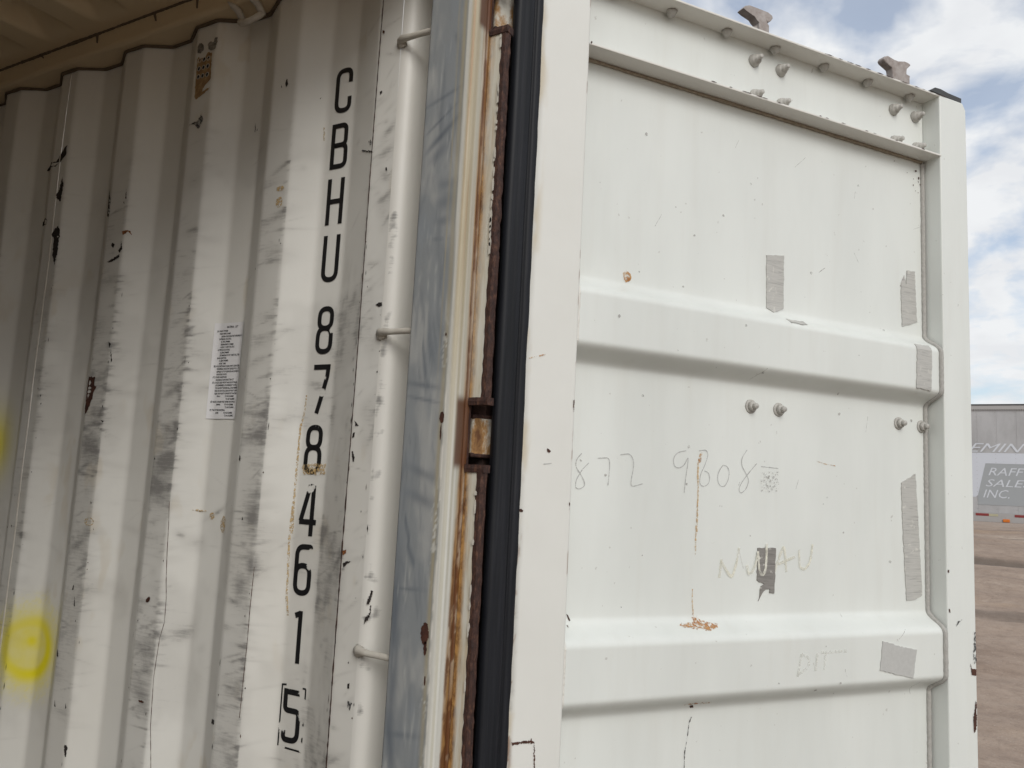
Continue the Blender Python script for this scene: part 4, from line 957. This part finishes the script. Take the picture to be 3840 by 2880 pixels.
def place(name, me, pos, axis, spin, scale=1.0):
    o = bpy.data.objects.new(name, me); COL.objects.link(o); o.parent = DOOR
    q = Vector(axis).to_track_quat('Z', 'Y')
    o.rotation_euler = (q.to_matrix() @ Matrix.Rotation(spin, 3, 'Z')).to_euler()
    o.location = pos - ORG[DOOR]; o.scale = (scale,) * 3
    return o
BOLTS = [(.6313, 2.7851), (.7116, 2.7838), (1.0865, 2.7815), (1.166, 2.782), (.6352, 2.7011), (.7155, 2.7005), (1.0905, 2.6985), (1.170, 2.699)]
for i, (u, z) in enumerate(BOLTS): place('bolt', bm1 if i % 2 else bm1b, dp(u, z, .0495), -DN, i * 1.3, .66)
for i, (u, z) in enumerate([(.6362, 1.9852), (.7168, 1.9851), (1.0972, 1.9849), (1.1763, 1.9833)]): place('bolt', bm0, dp(u, z, dsurf(u, z)), -DN, i * .9, .80)
for i, u in enumerate((.245, .3878, .5405, .6826, .836, .9815, 1.1304)): place('sealant_lump', lump_me, dp(u, 2.8252, .036), (0, 0, -1), i * 1.1, .72)

# locking cams standing above the door edge
def cam_lug(pts, label):
    bm = bmesh.new()
    f0 = [bm.verts.new(dp(u, z, .068)) for u, z in pts]; f1 = [bm.verts.new(dp(u, z, .090)) for u, z in pts]
    bm.faces.new(f0); bm.faces.new(f1[::-1]); n = len(pts)
    for i in range(n): bm.faces.new((f0[i], f1[i], f1[(i + 1) % n], f0[(i + 1) % n]))
    bmesh.ops.recalc_face_normals(bm, faces=bm.faces); bm.verts.index_update()
    m_ = MB(); m_.add([v.co for v in bm.verts], [[v.index for v in f.verts] for f in bm.faces]); bm.free()
    o = m_.build('locking_cam', M['cast'], DOOR, bevel=.0032, seg=3, label=label)
    return o
def cz(p): # seat the lug on the bar: shift so that its foot meets the top edge
    return p
c1 = [(u, z) for u, z in DATA['cam1']]; c2 = [(u, z) for u, z in DATA['cam2']]
def foot(p, n0, n1, zb=2.82):
    q = list(p); a, b_ = q[n0], q[n1]
    q[n0:n1 + 1] = [a, (a[0], zb), (b_[0], zb), b_]
    return q
cam_lug(foot(c1, 11, 12), 'worn locking cam with a long curved horn')
cam_lug(foot(c2, 11, 12), 'rust stained locking cam nearer the free door edge')
for u in (.672, 1.130):
    mb = MB(); mb.tube([dp(u, .2, .088), dp(u, 2.895, .088)], .0165, 14); mb.build('lock_rod', M['cast'], DOOR, smooth=True)
# hinge blades
for z0, z1 in ((1.833, 1.9115), (2.653, 2.735), (1.01, 1.085)):
    mb = MB()
    a0 = Vector((-.809, .0425, z0)); a1 = dp(.055, z0, .030)
    d = (a1 - a0); d.z = 0
    mb.obox(a0, d, Vector((-d.y, d.x, 0)).normalized() * .016, Vector((0, 0, z1 - z0)))
    hb = mb.build('hinge_blade', M['rustpale'], DOOR, bevel=.007, seg=4)
    for zc in (z0, z1 - .010):
        mb = MB(); mb.obox(a0 + Vector((.0, -.0008, zc - z0 + (.0 if zc == z0 else .0008))), d, Vector((-d.y, d.x, 0)).normalized() * .0155, Vector((0, 0, .0092)))
        mb.build('rusty_rim', M['rust'], hb, bevel=.003)

# ------------------------------------------------------------------ flat marks
def ragged(poly, step, amp, seed):
    r_ = random.Random(seed); out = []
    for (x0, z0), (x1, z1) in zip(poly, poly[1:] + poly[:1]):
        L = math.hypot(x1 - x0, z1 - z0); n = max(1, int(L / step))
        for i in range(n):
            t = i / n; j = amp if i else amp * .4
            out.append((x0 + (x1 - x0) * t + r_.uniform(-j, j), z0 + (z1 - z0) * t + r_.uniform(-j, j)))
    return out
def fill(mb, poly, f, m):
    pv = [Vector((x, z, 0)) for x, z in poly]
    tri = tessellate_polygon([pv])
    vs = [f(x, z) for x, z in poly]
    nrm = []
    for t in tri:
        a, b_, c_ = (poly[i] for i in t)
        nrm.append((b_[0] - a[0]) * (c_[1] - a[1]) - (b_[1] - a[1]) * (c_[0] - a[0]))
    mb.add(vs, [t if s_ > 0 else t[::-1] for t, s_ in zip(tri, nrm)], m)
def onwall(x, z):
    if x > -1.0: return Vector((x, -.0012 if x < -.985 else .0035, z))
    return Vector((x, wy(x, z) - .0013, z))
def ondoor(u, z, o=None):
    return dp(u, z, (dsurf(u, z) if o is None else o) - .0010)

mb = MB(); order = ['d', 'b', 'r', 'k']
for i, (c_, poly) in enumerate(DATA['chips']):
    size = max(max(p[0] for p in poly) - min(p[0] for p in poly), max(p[1] for p in poly) - min(p[1] for p in poly))
    fill(mb, ragged([tuple(p) for p in poly], max(.0016, size / 26), min(.0022, size * .035), i), onwall, order.index(c_))
# many small nicks along the crest edges
for _ in range(150):
    e = rng.choice(flats[:4] + [-1.056, -1.0]); x = e + rng.gauss(0, .006) - (.068 if rng.random() < .3 and e < -1.2 else 0); z = rng.uniform(1.0, 2.3)
    if x > -.996: continue
    h = rng.uniform(.001, .007) * rng.choice((.4, 1, 1.4)); w_ = rng.uniform(.0006, .0016)
    poly = [(x - w_, z), (x, z - h), (x + w_, z - h * .2), (x + w_ * .3, z + h)]
    fill(mb, poly, onwall, rng.choice((0, 0, 1, 3)))
# drilled vent surroundings scraped to primer
mb.build('chipped_paint', [M['chip_d'], M['chip_b'], M['chip_r'], M['chip_k']], CT, kind='stuff')

mb = MB(); fill(mb, ragged(DATA['ventpatch'], .004, .0012, 3), onwall, 0)
mpatch = chip_mat('tan_glue_patch', [(.30, (.16, .09, .04)), (.52, (.30, .19, .085)), (.72, (.44, .33, .18))], None, 60)
mscr = chip_mat('grey_scrape', [(.35, (.09, .085, .08)), (.65, (.30, .28, .24))], None, 90)
mb.build('vent_patch', mpatch, CT)
for q in DATA['scrape']:
    mb = MB(); fill(mb, ragged(q, .003, .0012, 5), onwall, 0); mb.build('scraped_patch', mscr, CT)
for x, z in DATA['vent']:
    mb = MB(); y = wy(x, z)
    n = 16
    ring = [(math.cos(2 * math.pi * i / n), math.sin(2 * math.pi * i / n)) for i in range(n)]
    vs = [(x + .0062 * a, y - .0016, z + .0062 * b_) for a, b_ in ring] + [(x + .0050 * a, y - .0022, z + .0050 * b_) for a, b_ in ring] + [(x + .0048 * a, y - .0012, z + .0048 * b_) for a, b_ in ring]
    fs = [(i, (i + 1) % n, n + (i + 1) % n, n + i) for i in range(n)] + [(n + i, n + (i + 1) % n, 2 * n + (i + 1) % n, 2 * n + i) for i in range(n)]
    mb.add(vs, fs, 0); mb.add(vs[2 * n:], [tuple(range(n))], 1)
    mb.build('vent_hole', [M['rod'], M['hole']], CT)

# painted characters
def rp(pts, r, n=5, closed=False):
    """polyline with rounded corners"""
    out = []; N = len(pts)
    for i in range(N):
        p = Vector(pts[i]); 
        if not closed and i in (0, N - 1): out.append(p); continue
        a = Vector(pts[i - 1]); c_ = Vector(pts[(i + 1) % N])
        ri = min(r, (a - p).length * .5, (c_ - p).length * .5)
        d0 = (a - p).normalized(); d1 = (c_ - p).normalized()
        s0 = p + d0 * ri; s1 = p + d1 * ri
        for k_ in range(n + 1):
            t = k_ / n; out.append(s0 * (1 - t) ** 2 + p * 2 * t * (1 - t) + s1 * t * t)
    if closed: out.append(out[0])
    return out
def stroke_mesh(mb, path, w, f, m=0, seg=.006, wj=0.0):
    path = [Vector((p[0], p[1])) for p in path]
    P2 = [path[0]]
    for a, b_ in zip(path[:-1], path[1:]):
        n = max(1, int((b_ - a).length / seg))
        for i in range(1, n + 1): P2.append(a.lerp(b_, i / n))
    P2 = [p for i, p in enumerate(P2) if i == 0 or (p - P2[i - 1]).length > 1e-6]
    closed = (P2[0] - P2[-1]).length < 1e-5 and len(P2) > 3
    L = []; Rr = []; N = len(P2)
    for i in range(N):
        if closed: a = P2[i - 1] if i else P2[-2]; c_ = P2[i + 1] if i < N - 1 else P2[1]
        else: a = P2[max(i - 1, 0)]; c_ = P2[min(i + 1, N - 1)]
        d0 = (P2[i] - a); d1 = (c_ - P2[i])
        d0 = d0.normalized() if d0.length > 1e-9 else d1.normalized(); d1 = d1.normalized() if d1.length > 1e-9 else d0
        t = (d0 + d1); t = t.normalized() if t.length > 1e-6 else d0
        nrm = Vector((-t.y, t.x)); k_ = 1 / max(.45, nrm.dot(Vector((-d0.y, d0.x))))
        ww = w * .5 * k_ * (1 + wj * (rng.random() - .5) * 2)
        L.append(P2[i] + nrm * ww); Rr.append(P2[i] - nrm * ww)
    vs = []; fs = []
    for l, r_ in zip(L, Rr):
        mid = (l + r_) / 2
        vs += [f(l.x, l.y), f(mid.x, mid.y), f(r_.x, r_.y)]
    for i in range(N - 1):
        fs += [(3 * i, 3 * i + 1, 3 * i + 4, 3 * i + 3), (3 * i + 1, 3 * i + 2, 3 * i + 5, 3 * i + 4)]
    mb.add(vs, fs, m)

l, r_, b_, t_ = .0053, .0407, .0053, .0947
W_ = .0106; cxm = (l + r_) / 2
G = {
 'C': [rp([(r_, .066), (r_, t_), (l, t_), (l, b_), (r_, b_), (r_, .034)], .0177, 7)],
 'B': [[(l, 0), (l, .1)], rp([(l, t_), (r_ - .001, t_), (r_ - .001, .0517), (l, .0517)], .012, 6), rp([(l, .0517), (r_ + .0005, .0517), (r_ + .0005, b_), (l, b_)], .013, 6)],
 'H': [[(l, 0), (l, .1)], [(r_, 0), (r_, .1)], [(l, .05), (r_, .05)]],
 'U': [[(l, .1)] + rp([(l, .09), (l, b_), (r_, b_), (r_, .09)], .0177, 7) + [(r_, .1)]],
 '8': [rp([(l + .001, .054), (l + .001, t_), (r_ - .001, t_), (r_ - .001, .054)], .0165, 7, True), rp([(l, b_), (l, .054), (r_, .054), (r_, b_)], .0175, 7, True)],
 '7': [[(.001, t_), (.0455, t_)], [(.0405, t_ + .004), (.0385, .075), (.027, .035), (.0165, .0)]],
 '4': [[(.0245, .1), (.0050, .029)], [(.0015, .0275), (.0455, .0275)], [(.0335, .1), (.0335, 0)], [(.0245, .0975), (.0335, .0975)]],
 '6': [rp([(l, b_), (l, .058), (r_, .058), (r_, b_)], .0175, 7, True), rp([(l, .03), (l, t_), (r_, t_), (r_, .086)], .0175, 7)],
 '1': [[(.0285, .1), (.0285, 0)], [(.0145, .090), (.0285, .0955)]],
 '5': [[(.041, t_), (l, t_)], rp([(l + .0002, .1), (l, .060), (.0235, .060), (r_, .060), (r_, b_), (l, b_), (l, .022)], .0165, 7)],
}
WEAR = [(-1.170, 1.955, .011, .95), (-1.163, 1.985, .010, .6), (-1.155, 2.083, .009, .95), (-1.165, 1.79, .016, .6), (-1.185, 1.80, .010, .55), (-1.178, 1.76, .012, .8), (-1.170, 1.765, .008, .8), (-1.175, 1.888, .012, .55), (-1.168, 1.86, .012, .45), (-1.160, 1.63, .017, 1.0), (-1.165, 1.61, .012, .7), (-1.175, 1.55, .01, .45), (-1.15, 1.33, .020, .85), (-1.205, 1.30, .015, .65), (-1.15, 1.27, .014, .7), (-1.165, 1.37, .010, .55), (-1.19, 1.375, .012, .5), (-1.16, 1.29, .01, .45), (-1.20, 1.265, .012, .75), (-1.188, 1.69, .008, .5), (-1.165, 1.69, .008, .4)]
def seq(ch, xc, ztop, h=.1, extra=None):
    mb = MB()
    s_ = h / .1
    for path in G[ch]:
        stroke_mesh(mb, [(xc - .023 + p[0], ztop - h + p[1] * s_) for p in path], W_, onwall, 0, .004)
    v = np.array([tuple(p) for p in mb.v])
    wv_ = np.full(len(v), .12 if ztop > 2.1 else .24)
    for x, z, rad, s2 in WEAR: wv_ = np.maximum(wv_, s2 * np.exp(-(((v[:, 0] - x) ** 2 + (v[:, 2] - z) ** 2) / rad ** 2) ** 1.5))
    # strokes overlap at joins: lift them apart by a hair
    v[:, 1] -= np.repeat(0.0, len(v))
    return mb, wv_
for ch, xc, zt in (('C', -1.1745, 2.6515), ('B', -1.1755, 2.5285), ('H', -1.1762, 2.4075), ('U', -1.1760, 2.2845), ('8', -1.1755, 2.1335), ('7', -1.1745, 2.0122), ('8', -1.1800, 1.8890), ('4', -1.1795, 1.7675), ('6', -1.1810, 1.6515), ('1', -1.1825, 1.5225), ('5', -1.1820, 1.3730)):
    mb, wv_ = seq(ch, xc, zt)
    # lift successive strokes
    o = obj('painted_character', mb.v, mb.f, M['letter'], CT, label='black stencilled ' + ('digit ' if ch.isdigit() else 'letter ') + ch + ' on the wall', attr={'wear': np.stack([wv_ * 0, wv_ * 0, wv_ * 0, wv_], -1)})
mb = MB()
for path in ([(-1.2105, 1.3800), (-1.2110, 1.2640)], [(-1.2118, 1.3786), (-1.200, 1.3800)], [(-1.1500, 1.3780), (-1.1512, 1.2640)], [(-1.158, 1.3785), (-1.1495, 1.3785)], [(-1.200, 1.2632), (-1.1505, 1.2622)]):
    stroke_mesh(mb, path, .0034, lambda x, z: onwall(x, z) + Vector((0, .0002, 0)), 0, .003)
v = np.array([tuple(p) for p in mb.v]); wv_ = np.full(len(v), .40)
for x, z, rad, s2 in WEAR + [(-1.15, 1.35, .012, .9), (-1.15, 1.30, .014, .85)]: wv_ = np.maximum(wv_, s2 * np.exp(-(((v[:, 0] - x) ** 2 + (v[:, 2] - z) ** 2) / rad ** 2) ** 1.5))
obj('painted_frame', mb.v, mb.f, M['letter'], CT, attr={'wear': np.stack([wv_ * 0, wv_ * 0, wv_ * 0, wv_], -1)})

# crayon streak, cracks and rust runs on the wall
mb = MB()
def var_stroke(path, w, f, m=0): stroke_mesh(mb, path, w, f, m, .004, .35)
for q in DATA['ochre'][:2]: var_stroke(q, .0042, lambda x, z: onwall(x, z) + Vector((0, .0004, 0)))
var_stroke(DATA['ochre'][2], .003, onwall)
q = DATA['ochresmear']; fill(mb, ragged(q, .003, .002, 8), lambda x, z: onwall(x, z) - Vector((0, .0004, 0)), 0)
for x, z, w_, h in ((-1.49, 1.70, .018, .002), (-1.455, 1.69, .008, .008), (-1.415, 1.675, .012, .018), (-1.83, 1.655, .015, .010), (-1.30, 2.36, .010, .012), (-1.30, 2.39, .012, .006)):
    poly = [(x + w_ * math.cos(a), z + h * math.sin(a)) for a in np.linspace(0, 2 * math.pi, 18)[:-1]]
    fill(mb, ragged(poly, .003, .0018, 4), onwall, 0)
mb.build('ochre_marks', M['ochre'], CT, kind='stuff')
mb = MB(); stroke_mesh(mb, DATA['crack'], .0009, onwall, 0, .006, .5)
mb.build('crack_line', M['chip_b'], CT)
mb = MB(); stroke_mesh(mb, [(-1.2785, 1.60), (-1.280, 1.52), (-1.2795, 1.45), (-1.281, 1.385), (-1.282, 1.33), (-1.2825, 1.31)], .0010, onwall, 0, .005, .6)
mb.build('crack_line', M['chip_b'], CT)
# rust bites on the post
def onpost(x, z): return Vector((x, -.0312, z))
mb = MB()
for i, (cx_, cz_, w_, h) in enumerate(((-.8335, 1.531, .0075, .019), (-.8255, 1.898, .0050, .010), (-.8310, 1.507, .0035, .012), (-.8275, 1.455, .0016, .008), (-.8260, 1.872, .0015, .014), (-.832, 1.29, .0014, .006), (-.8275, 2.045, .0016, .003))):
    poly = [(cx_ + w_ * math.cos(a), cz_ + h * math.sin(a)) for a in np.linspace(0, 2 * math.pi, 16)[:-1]]
    mb = MB(); fill(mb, ragged(poly, .0022, w_ * .28, 20 + i), onpost, 0)
    mb.build('rust_patch', M['chip_b'], CP)

# material list label
LX0, LX1, LZ0, LZ1 = -1.4985, -1.4085, 1.9005, 2.1147
mb = MB(); n = 30
vs = []; fs = []
for i in range(n + 1):
    x = LX0 + (LX1 - LX0) * i / n
    for z in (LZ0, LZ1): vs.append((x, wy(x, (LZ0 + LZ1) / 2) - .0022, z))
for i in range(n): fs.append((2 * i, 2 * i + 2, 2 * i + 3, 2 * i + 1))
mb.add(vs, fs)
LB = mb.build('material_list_label', M['paper'], CT, smooth=True, label='white printed material list label stuck on the corrugated wall')

def text_geo(body, size, xscale=1.0, shear=0.0, off=0.0, spacing=1.0):
    c_ = bpy.data.curves.new('t', 'FONT'); c_.body = body; c_.size = size; c_.shear = shear; c_.offset = off; c_.resolution_u = 2
    c_.space_character = spacing
    o = bpy.data.objects.new('t', c_); COL.objects.link(o)
    dg = bpy.context.evaluated_depsgraph_get(); dg.update()
    me = bpy.data.meshes.new_from_object(o.evaluated_get(dg))
    vs = [(v.co.x * xscale, v.co.y) for v in me.vertices]; fs = [tuple(p.vertices) for p in me.polygons]
    bpy.data.objects.remove(o); bpy.data.curves.remove(c_); bpy.data.meshes.remove(me)
    return vs, fs
LINES = [(.034, 'MATERIAL  LIST'), None, (.006, '(A) PAINT SYSTEM'), (.013, "PAINT MFR'S NAME"), (.019, 'BANGNA COSCO KANSAI PAINT(SHENZHEN) CO., L'), (.013, 'EXTERIOR COATING:'), (.019, 'IC ZINC PRIMER'), (.019, 'EPOMARINE IC PRIMER'), (.019, 'ACRIC IC GREY RAL 7011'), (.012, 'INTERIOR COATING:'), (.019, 'IC ZINC PRIMER'), (.019, 'EPOMARINE IC INT. GREY RAL 7035'), (.012, 'BASE COATING:'), (.019, 'IC ZINC PRIMER'), (.019, 'ACRIC  BMA'),
         (.006, '(B) POLYURETHANE CLEAR PAINT (SHENZHEN'), (.014, 'KANGMENG INDUSTRY DEVELOP CO., LTD'), (.014, 'APPLIED TO TOP SURFACE AND EDGES OF'), (.014, 'WOODEN FLOOR'), (.006, '(C) DOOR HARDWARE'), (.014, 'SHANGHAI NANYANG "NH-CT"'), (.006, '(D) DOOR, SIDE, FRONT AND ROOF PANEL,'), (.014, 'CROSSMEMBER, GOOSENECK TUNNEL,'), (.014, 'TOP AND BOTTOM SIDE RAIL, DOOR MEMBER'), (.014, 'REAR AND FRONT SILL, REAR AND FRONT HEADER'), (.014, 'REAR AND FRONT CORNER POST MATERIAL'), (.022, 'SPA-H             Y.P.=35 KG/MM2'), (.050, 'T.S.=49 KG/MM2'), (.006, '(E) REAR CORNER POST INNER MATERIALS'), (.022, 'SM490A           Y.P.=33 KG/MM2'), (.050, 'T.S.=50 KG/MM2'), (.006, '(F) THE OTHER MATERIAL'), (.022, 'SS400              Y.P.=25 KG/MM2'), (.050, 'T.S.=41 KG/MM2')]
mb = MB()
z = LZ1 - .0115
for ln in LINES:
    if ln:
        big = ln[1].startswith('MATERIAL')
        vs, fs = text_geo(ln[1], .0062 if big else .0053, .80 if big else .74, 0, .00016)
        wmax = max(v[0] for v in vs); xr = LX1 - LX0 - .004 - ln[0]
        k_ = min(1.0, xr / wmax)
        mb.add([(LX0 + ln[0] + v[0] * k_, wy(LX0 + ln[0] + v[0] * k_, 2.0) - .0026, z + v[1]) for v in vs], fs)
        z -= .0061 if not big else .0065
    else: z -= .0018
mb.build('label_text', M['ink'], LB, kind='stuff')

# tape, handwriting and rust on the door
for key in ('T1', 'T1b', 'T2', 'T4', 'T6', 'T3', 'T5', 'T7'):
    mb = MB()
    poly = ragged([tuple(p) for p in DATA['tape'][key]], .006, .0012, len(key) * 3 + ord(key[1]))
    fill(mb, poly, lambda u, z: ondoor(u, z) - DN * .0012, 0)
    n_ = len(poly); sk = [ondoor(u, z) - DN * .0012 for u, z in poly] + [ondoor(u, z) + DN * .0012 for u, z in poly]
    mb.add(sk, [(i, (i + 1) % n_, n_ + (i + 1) % n_, n_ + i) for i in range(n_)], 0) if key != 'T7' else None
    mk = {'T6': 'taped', 'T5': 'duct', 'T7': 'remnant'}.get(key, 'tape')
    lab = {'T5': 'square of silver tape on the lower rib', 'T6': 'torn dark grey tape below the handwritten number', 'T4': 'long strip of grey tape by the sealed edge', 'T3': 'short grey tape across the upper rib'}.get(key)
    mb.build('tape_strip', M[mk], DOOR, label=lab)
for i, q in enumerate(DATA['hw']):
    mb = MB()
    path = rp([tuple(p) for p in q], .012, 4) if len(q) > 2 else q
    stroke_mesh(mb, [(p[0], p[1]) for p in path], .0017, (lambda u, z: ondoor(u, z, 0.0)) if i == 0 else ondoor, 0, .003, .4)
    mb.build('pencil_dash' if i in (0, 8) else 'handwritten_digit', M['pencil'], DOOR)
nw, dt = DATA['nw'], DATA['dt']
for gi, grp in enumerate((nw[0:2], nw[2:4], nw[4:6], nw[6:7], dt[0:2], dt[2:3], dt[3:5])):
    mb = MB()
    for q in grp:
        path = rp([tuple(p) for p in q], .012, 4) if len(q) > 2 else q
        stroke_mesh(mb, [(p[0], p[1]) for p in path], .0060, lambda u, z: ondoor(u, z) - DN * (.0022 if gi == 1 else .0004), 0, .004, .2)
    mb.build('faint_letter', M['chalk'] if grp[0] in nw else M['chalk2'], DOOR)
mb = MB()
for _ in range(16):
    u = rng.uniform(.19, 1.16); z = rng.uniform(1.3, 2.6); a = rng.gauss(1.3, .6); L = rng.uniform(.006, .05)
    q = [(u + math.cos(a) * L * t + rng.uniform(-.001, .001), z + math.sin(a) * L * t) for t in (0, .35, .7, 1)]
    stroke_mesh(mb, q, rng.uniform(.0006, .0013), ondoor, 0, .006, .5)
for _ in range(40):
    u = rng.uniform(.19, 1.16); z = rng.uniform(1.3, 2.6); r0 = rng.uniform(.0012, .0042)
    poly = [(u + r0 * math.cos(t), z + r0 * rng.uniform(.5, 1.2) * math.sin(t)) for t in np.linspace(0, 2 * math.pi, 9)[:-1]]
    fill(mb, poly, ondoor, 0)
mb.build('scratches', M['scratch'], DOOR, kind='stuff')
mb = MB(); order = ['o', 't', 'b', 'k']
for i, (c_, off, poly) in enumerate(DATA['dr']):
    size = max(max(p[0] for p in poly) - min(p[0] for p in poly), max(p[1] for p in poly) - min(p[1] for p in poly))
    fill(mb, ragged([tuple(p) for p in poly], max(.0015, size / 30), min(.002, size * .03), 60 + i), (lambda u, z: ondoor(u, z, -.0004)) if off == 0 else ondoor, order.index(c_))
for i, q in enumerate(DATA['drip']): stroke_mesh(mb, q, (.0034, .0030, .0024, .0022)[i], ondoor, (4, 4, 4, 3)[i], .004, .5)
stroke_mesh(mb, DATA['hwo'][0], .0018, ondoor, 0, .004, .4)
mb.build('rust_stains', [M['chip_o'], M['chip_t'], M['chip_b'], M['chip_k'], M['drip']], DOOR, kind='stuff')

# ------------------------------------------------------------------ trailer beyond the yard
TY = 24.0
TR = empty('semi_trailer', (4.0, TY + 1.25, .53), 'grey box trailer with faded lettering parked beyond the sandy bank', 'trailer')
mt, nt, b_2 = mat('trailer_skin')
n1 = noise_node(nt, pos_vec(nt, (1.2, 1, .5)), 1.6, 5, .6)
g1 = nt.nodes.new('ShaderNodeSeparateXYZ'); gg1 = nt.nodes.new('ShaderNodeNewGeometry'); nt.links.new(gg1.outputs['Position'], g1.inputs[0])
c = ramp(nt, n1, [(.3, (.33, .325, .325)), (.7, (.45, .445, .45))])
nt.links.new(c, b_2.inputs['Base Color']); b_2.inputs['Roughness'].default_value = .5
mlow = plain('trailer_pale_paint', (.56, .58, .63), .5, .14, 2, (.46, .47, .50), 0)
mpar = plain('trailer_grey_panel', (.33, .345, .355), .5, .15, 3, (.26, .27, .28), 0)
mtxt = plain('trailer_white_letters', (.60, .62, .66), .5, .18, 4, (.45, .47, .50), 0)
mcap = plain('trailer_cap_rail', (.36, .345, .335), .5, .1, 3, None, 0)
mdark = plain('trailer_dark', (.05, .05, .052), .7, .2, 3, None, 0)
mb = MB(); mb.box((-3.5, TY + .03, 1.75), (11.5, TY + 2.55, 4.60)); mb.build('trailer_body', mt, TR)
xs_ = [-3.5] + [-.29 + .447 * i - .447 * 7 for i in range(0, 34)]
xs_ = [x for x in xs_ if -3.5 <= x < 11.4] + [11.5]
for a, c_ in zip(xs_[:-1], xs_[1:]):
    if c_ - a < .1: continue
    mb = MB(); mb.box((a + .0015, TY, 1.80), (c_ - .0015, TY + .0285, 4.49)); mb.build('side_sheet', mt, TR)
mb = MB(); mb.box((-3.5, TY - .03, 4.505), (11.5, TY + .05, 4.62)); mb.build('upper_rail', mcap, TR, bevel=.01)
mb = MB(); mb.box((-3.52, TY - .045, 4.622), (11.52, TY + .06, 4.65)); mb.build('roof_edge', mdark, TR)
mb = MB(); mb.box((-3.5, TY - .03, 1.56), (11.5, TY + .05, 1.797)); mb.build('lower_rail', mcap, TR, bevel=.008)
mb = MB()
x = -1.0
while x < 2.2:
    mb.lathe((x, TY - .031, 4.495), (0, -1, 0), [(.018, 0), (.014, .010)], 6); x += .055
for sx in (-.29, .146, .595, 1.04):
    z = 1.9
    while z < 4.45: mb.lathe((sx - .02, TY - .0005, z), (0, -1, 0), [(.010, 0), (.007, .006)], 6); z += .11
mb.build('rivets', mcap, TR, kind='stuff')
mb = MB(); yb = TY - .004
def flat(poly, m, y): mb.add([(x, y, z) for x, z in poly], [tuple(range(len(poly)))], m)
flat([(-1.6, 2.194), (-.358, 2.194), (-.300, 2.236), (-.113, 3.082), (1.6, 3.082), (1.6, 3.36), (-1.6, 3.36)], 0, yb)
mb.build('pale_band', mlow, TR)
mb = MB(); flat([(-.300, 2.0), (1.9, 2.0), (1.9, 3.08), (-.113, 3.08), (-.300, 2.236)], 0, yb - .003); mb.build('grey_panel', mpar, TR)
def ttext(name, body, x0, x1, z0, h, shear):
    vs, fs = text_geo(body, 1.0, 1.0, 0, 0)
    vs = [(v[0] + shear * v[1], v[1]) for v in vs]
    xa, xb = min(v[0] for v in vs), max(v[0] for v in vs); za, zb = min(v[1] for v in vs), max(v[1] for v in vs)
    par = list(range(len(vs)))
    def fd(a):
        while par[a] != a: par[a] = par[par[a]]; a = par[a]
        return a
    for f in fs:
        for q in f[1:]: par[fd(q)] = fd(f[0])
    isl = {}
    for f in fs: isl.setdefault(fd(f[0]), []).append(f)
    for fl in isl.values():
        ids = sorted({q for f in fl for q in f}); ix = {q: n for n, q in enumerate(ids)}
        m_ = MB(); m_.add([(x0 + (vs[q][0] - xa) / (xb - xa) * (x1 - x0), yb - .008, z0 + (vs[q][1] - za) / (zb - za) * h) for q in ids], [tuple(ix[q] for q in f) for f in fl])
        m_.build(name, mtxt, TR)
ttext('trailer_letter', 'EMIN', -.50, .79, 3.385, .225, .45)
ttext('trailer_letter', 'RAFF', -.051, .76, 2.773, .200, .30)
ttext('trailer_letter', 'SALES', -.118, .92, 2.479, .190, .30)
ttext('trailer_letter', 'INC.', -.183, .413, 2.185, .215, .30)
mred = plain('red_reflector', (.24, .03, .028), .35, .2, 8, None, 0); mcr = plain('pale_reflector', (.45, .42, .28), .35, .2, 8, None, 0)
x = -.36 - .876 * 3
while x < 10:
    mb = MB(); mb.box((x, TY - .036, 1.713), (x + .300, TY - .031, 1.775)); mb.build('reflector_strip', mred, TR)
    mb = MB(); mb.box((x + .302, TY - .036, 1.713), (x + .51, TY - .031, 1.770)); mb.build('reflector_strip', mcr, TR)
    x += .876
mor = plain('amber_lens', (.62, .17, .02), .25, .2, 20, None, 0)
mb = MB(); mb.box((.252, TY - .06, 1.570), (.408, TY - .031, 1.652)); mb.build('marker_lamp', mor, TR, bevel=.012)
for wx in (8.2, 9.5):
    for yy in (TY + .1, TY + 2.1):
        mb = MB(); mb.lathe((wx, yy, 1.03), (0, 1, 0), [(.35, 0), (.50, .03), (.50, .30), (.35, .33)], 24)
        mb.build('wheel', mdark, TR)
for yy in (TY + .5, TY + 1.9):
    mb = MB(); mb.box((-1.0, yy, .45), (-.85, yy + .12, 1.56))
    mb.build('landing_leg', mdark, TR)
